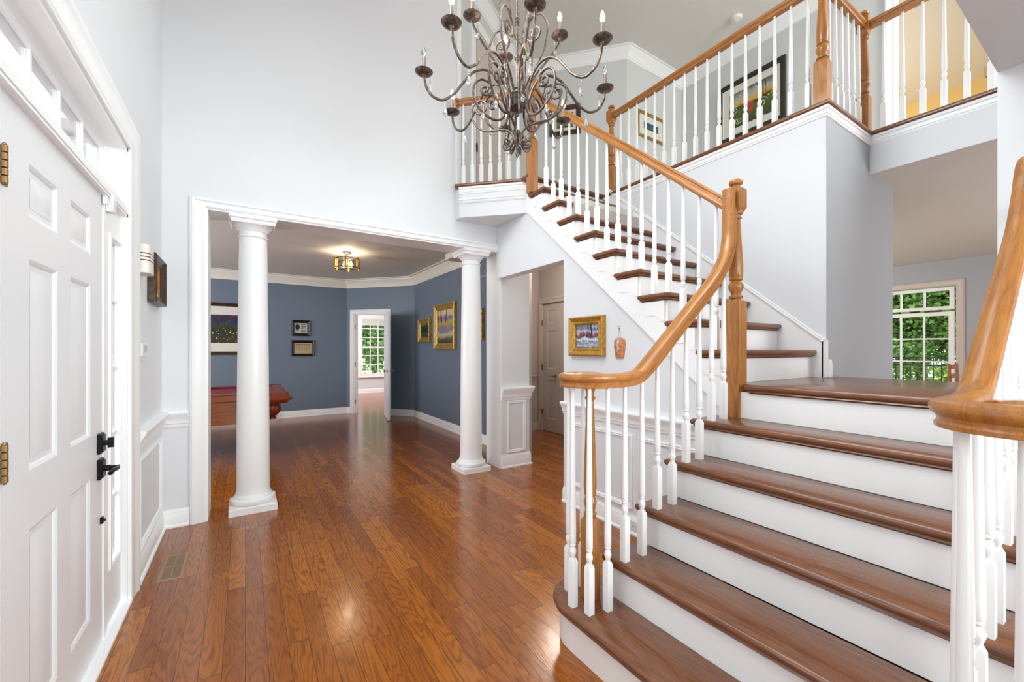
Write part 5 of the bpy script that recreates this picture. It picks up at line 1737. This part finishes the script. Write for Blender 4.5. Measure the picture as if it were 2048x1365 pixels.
def tree(label, x, y, zg, h, r, mat, leaf, n, seed, group):
    root = thing('tree', label, 'tree', (x, y, zg), group)
    b = MB()
    b.tube(crom([(0, 0, 0), (0.05, 0.02, h * 0.3), (-0.04, 0.05, h * 0.6), (0, 0, h * 0.85)], 4), 0.1, 8, radii=[0.16 - 0.13 * k / 12 for k in range(13)])
    for k in range(5):
        a = k * 1.9
        b.tube([(0, 0, h * (0.25 + 0.1 * k)), (r * 0.6 * math.cos(a), r * 0.6 * math.sin(a), h * (0.33 + 0.1 * k))], 0.03, 6)
    b.build('trunk', M['bark'], root)
    foliage('crown', (0, 0, h * 0.55), (r, r, h * 0.48), n, leaf, mat, root, seed)
    return root
G1, G2 = 'trees outside the study window', 'trees behind the patio fence'
tree('dark conifer filling most of the study window', 4.75, 18.6, -0.7, 6.5, 1.55, M['leaf1'], 0.17, 15000, 1, G1)
tree('light green tree at the right of the study window, farther off', 7.4, 24.0, -0.7, 7.0, 1.9, M['leaf2'], 0.20, 12000, 2, G1)
tree('dark conifer at the left of the study window, farther off', 3.6, 24.5, -0.7, 8.0, 1.7, M['leaf1'], 0.20, 10000, 3, G1)
tree('dark conifer directly beyond the patio door', 16.0, 3.6, -0.35, 6.2, 1.6, M['leaf1'], 0.13, 22000, 4, G2)
tree('leafy green tree farther left of the patio door view', 20.0, 6.0, -0.35, 7.5, 1.9, M['leaf2'], 0.18, 14000, 5, G2)
tree('leafy green tree farther right of the patio door view', 20.0, 1.9, -0.35, 7.5, 1.9, M['leaf2'], 0.18, 14000, 6, G2)
tree('dark conifer farthest behind the patio fence', 24.5, 4.2, -0.35, 8.5, 2.2, M['leaf1'], 0.22, 12000, 7, G2)
for i, (x, y, s) in enumerate(((13.3, 2.60, 0.42), (13.3, 3.85, 0.42), (13.3, 1.35, 0.42))):
    root = thing('shrub', ('bright green shrub at the middle of the iron fence', 'low green shrub beside the fence on the left', 'low green shrub beside the fence on the right')[i], 'shrub', (x, y, -0.35), 'shrubs by the iron fence')
    foliage('foliage', (0, 0, 0.75), (s, s, 0.62), 4200, 0.09, M['leaf3'] if i == 0 else M['leaf2'], root, 20 + i)
    MB().tube([(0, 0, 0), (0, 0, 0.7)], 0.02, 6).build('stem', M['bark'], root)
fe = thing('iron_fence', 'black iron picket fence beyond the patio door', 'fence', (12.2, 2.5, -0.35))
b = MB()
for z in (1.52, 1.36, 0.2):
    b.box(-0.015, 0.015, -2.6, 2.6, z, z + 0.03)
b.build('rails', M['matblack'], fe, smooth=False)
for k in range(44):
    y = -2.58 + k * 0.12
    pk = MB().box(-0.008, 0.008, y - 0.008, y + 0.008, 0.02, 1.56).build('picket', M['matblack'], fe, smooth=False)
for y in (-2.6, -0.4, 1.8):
    MB().box(-0.03, 0.03, y - 0.03, y + 0.03, 0.0, 1.68).build('post', M['matblack'], fe, smooth=False)
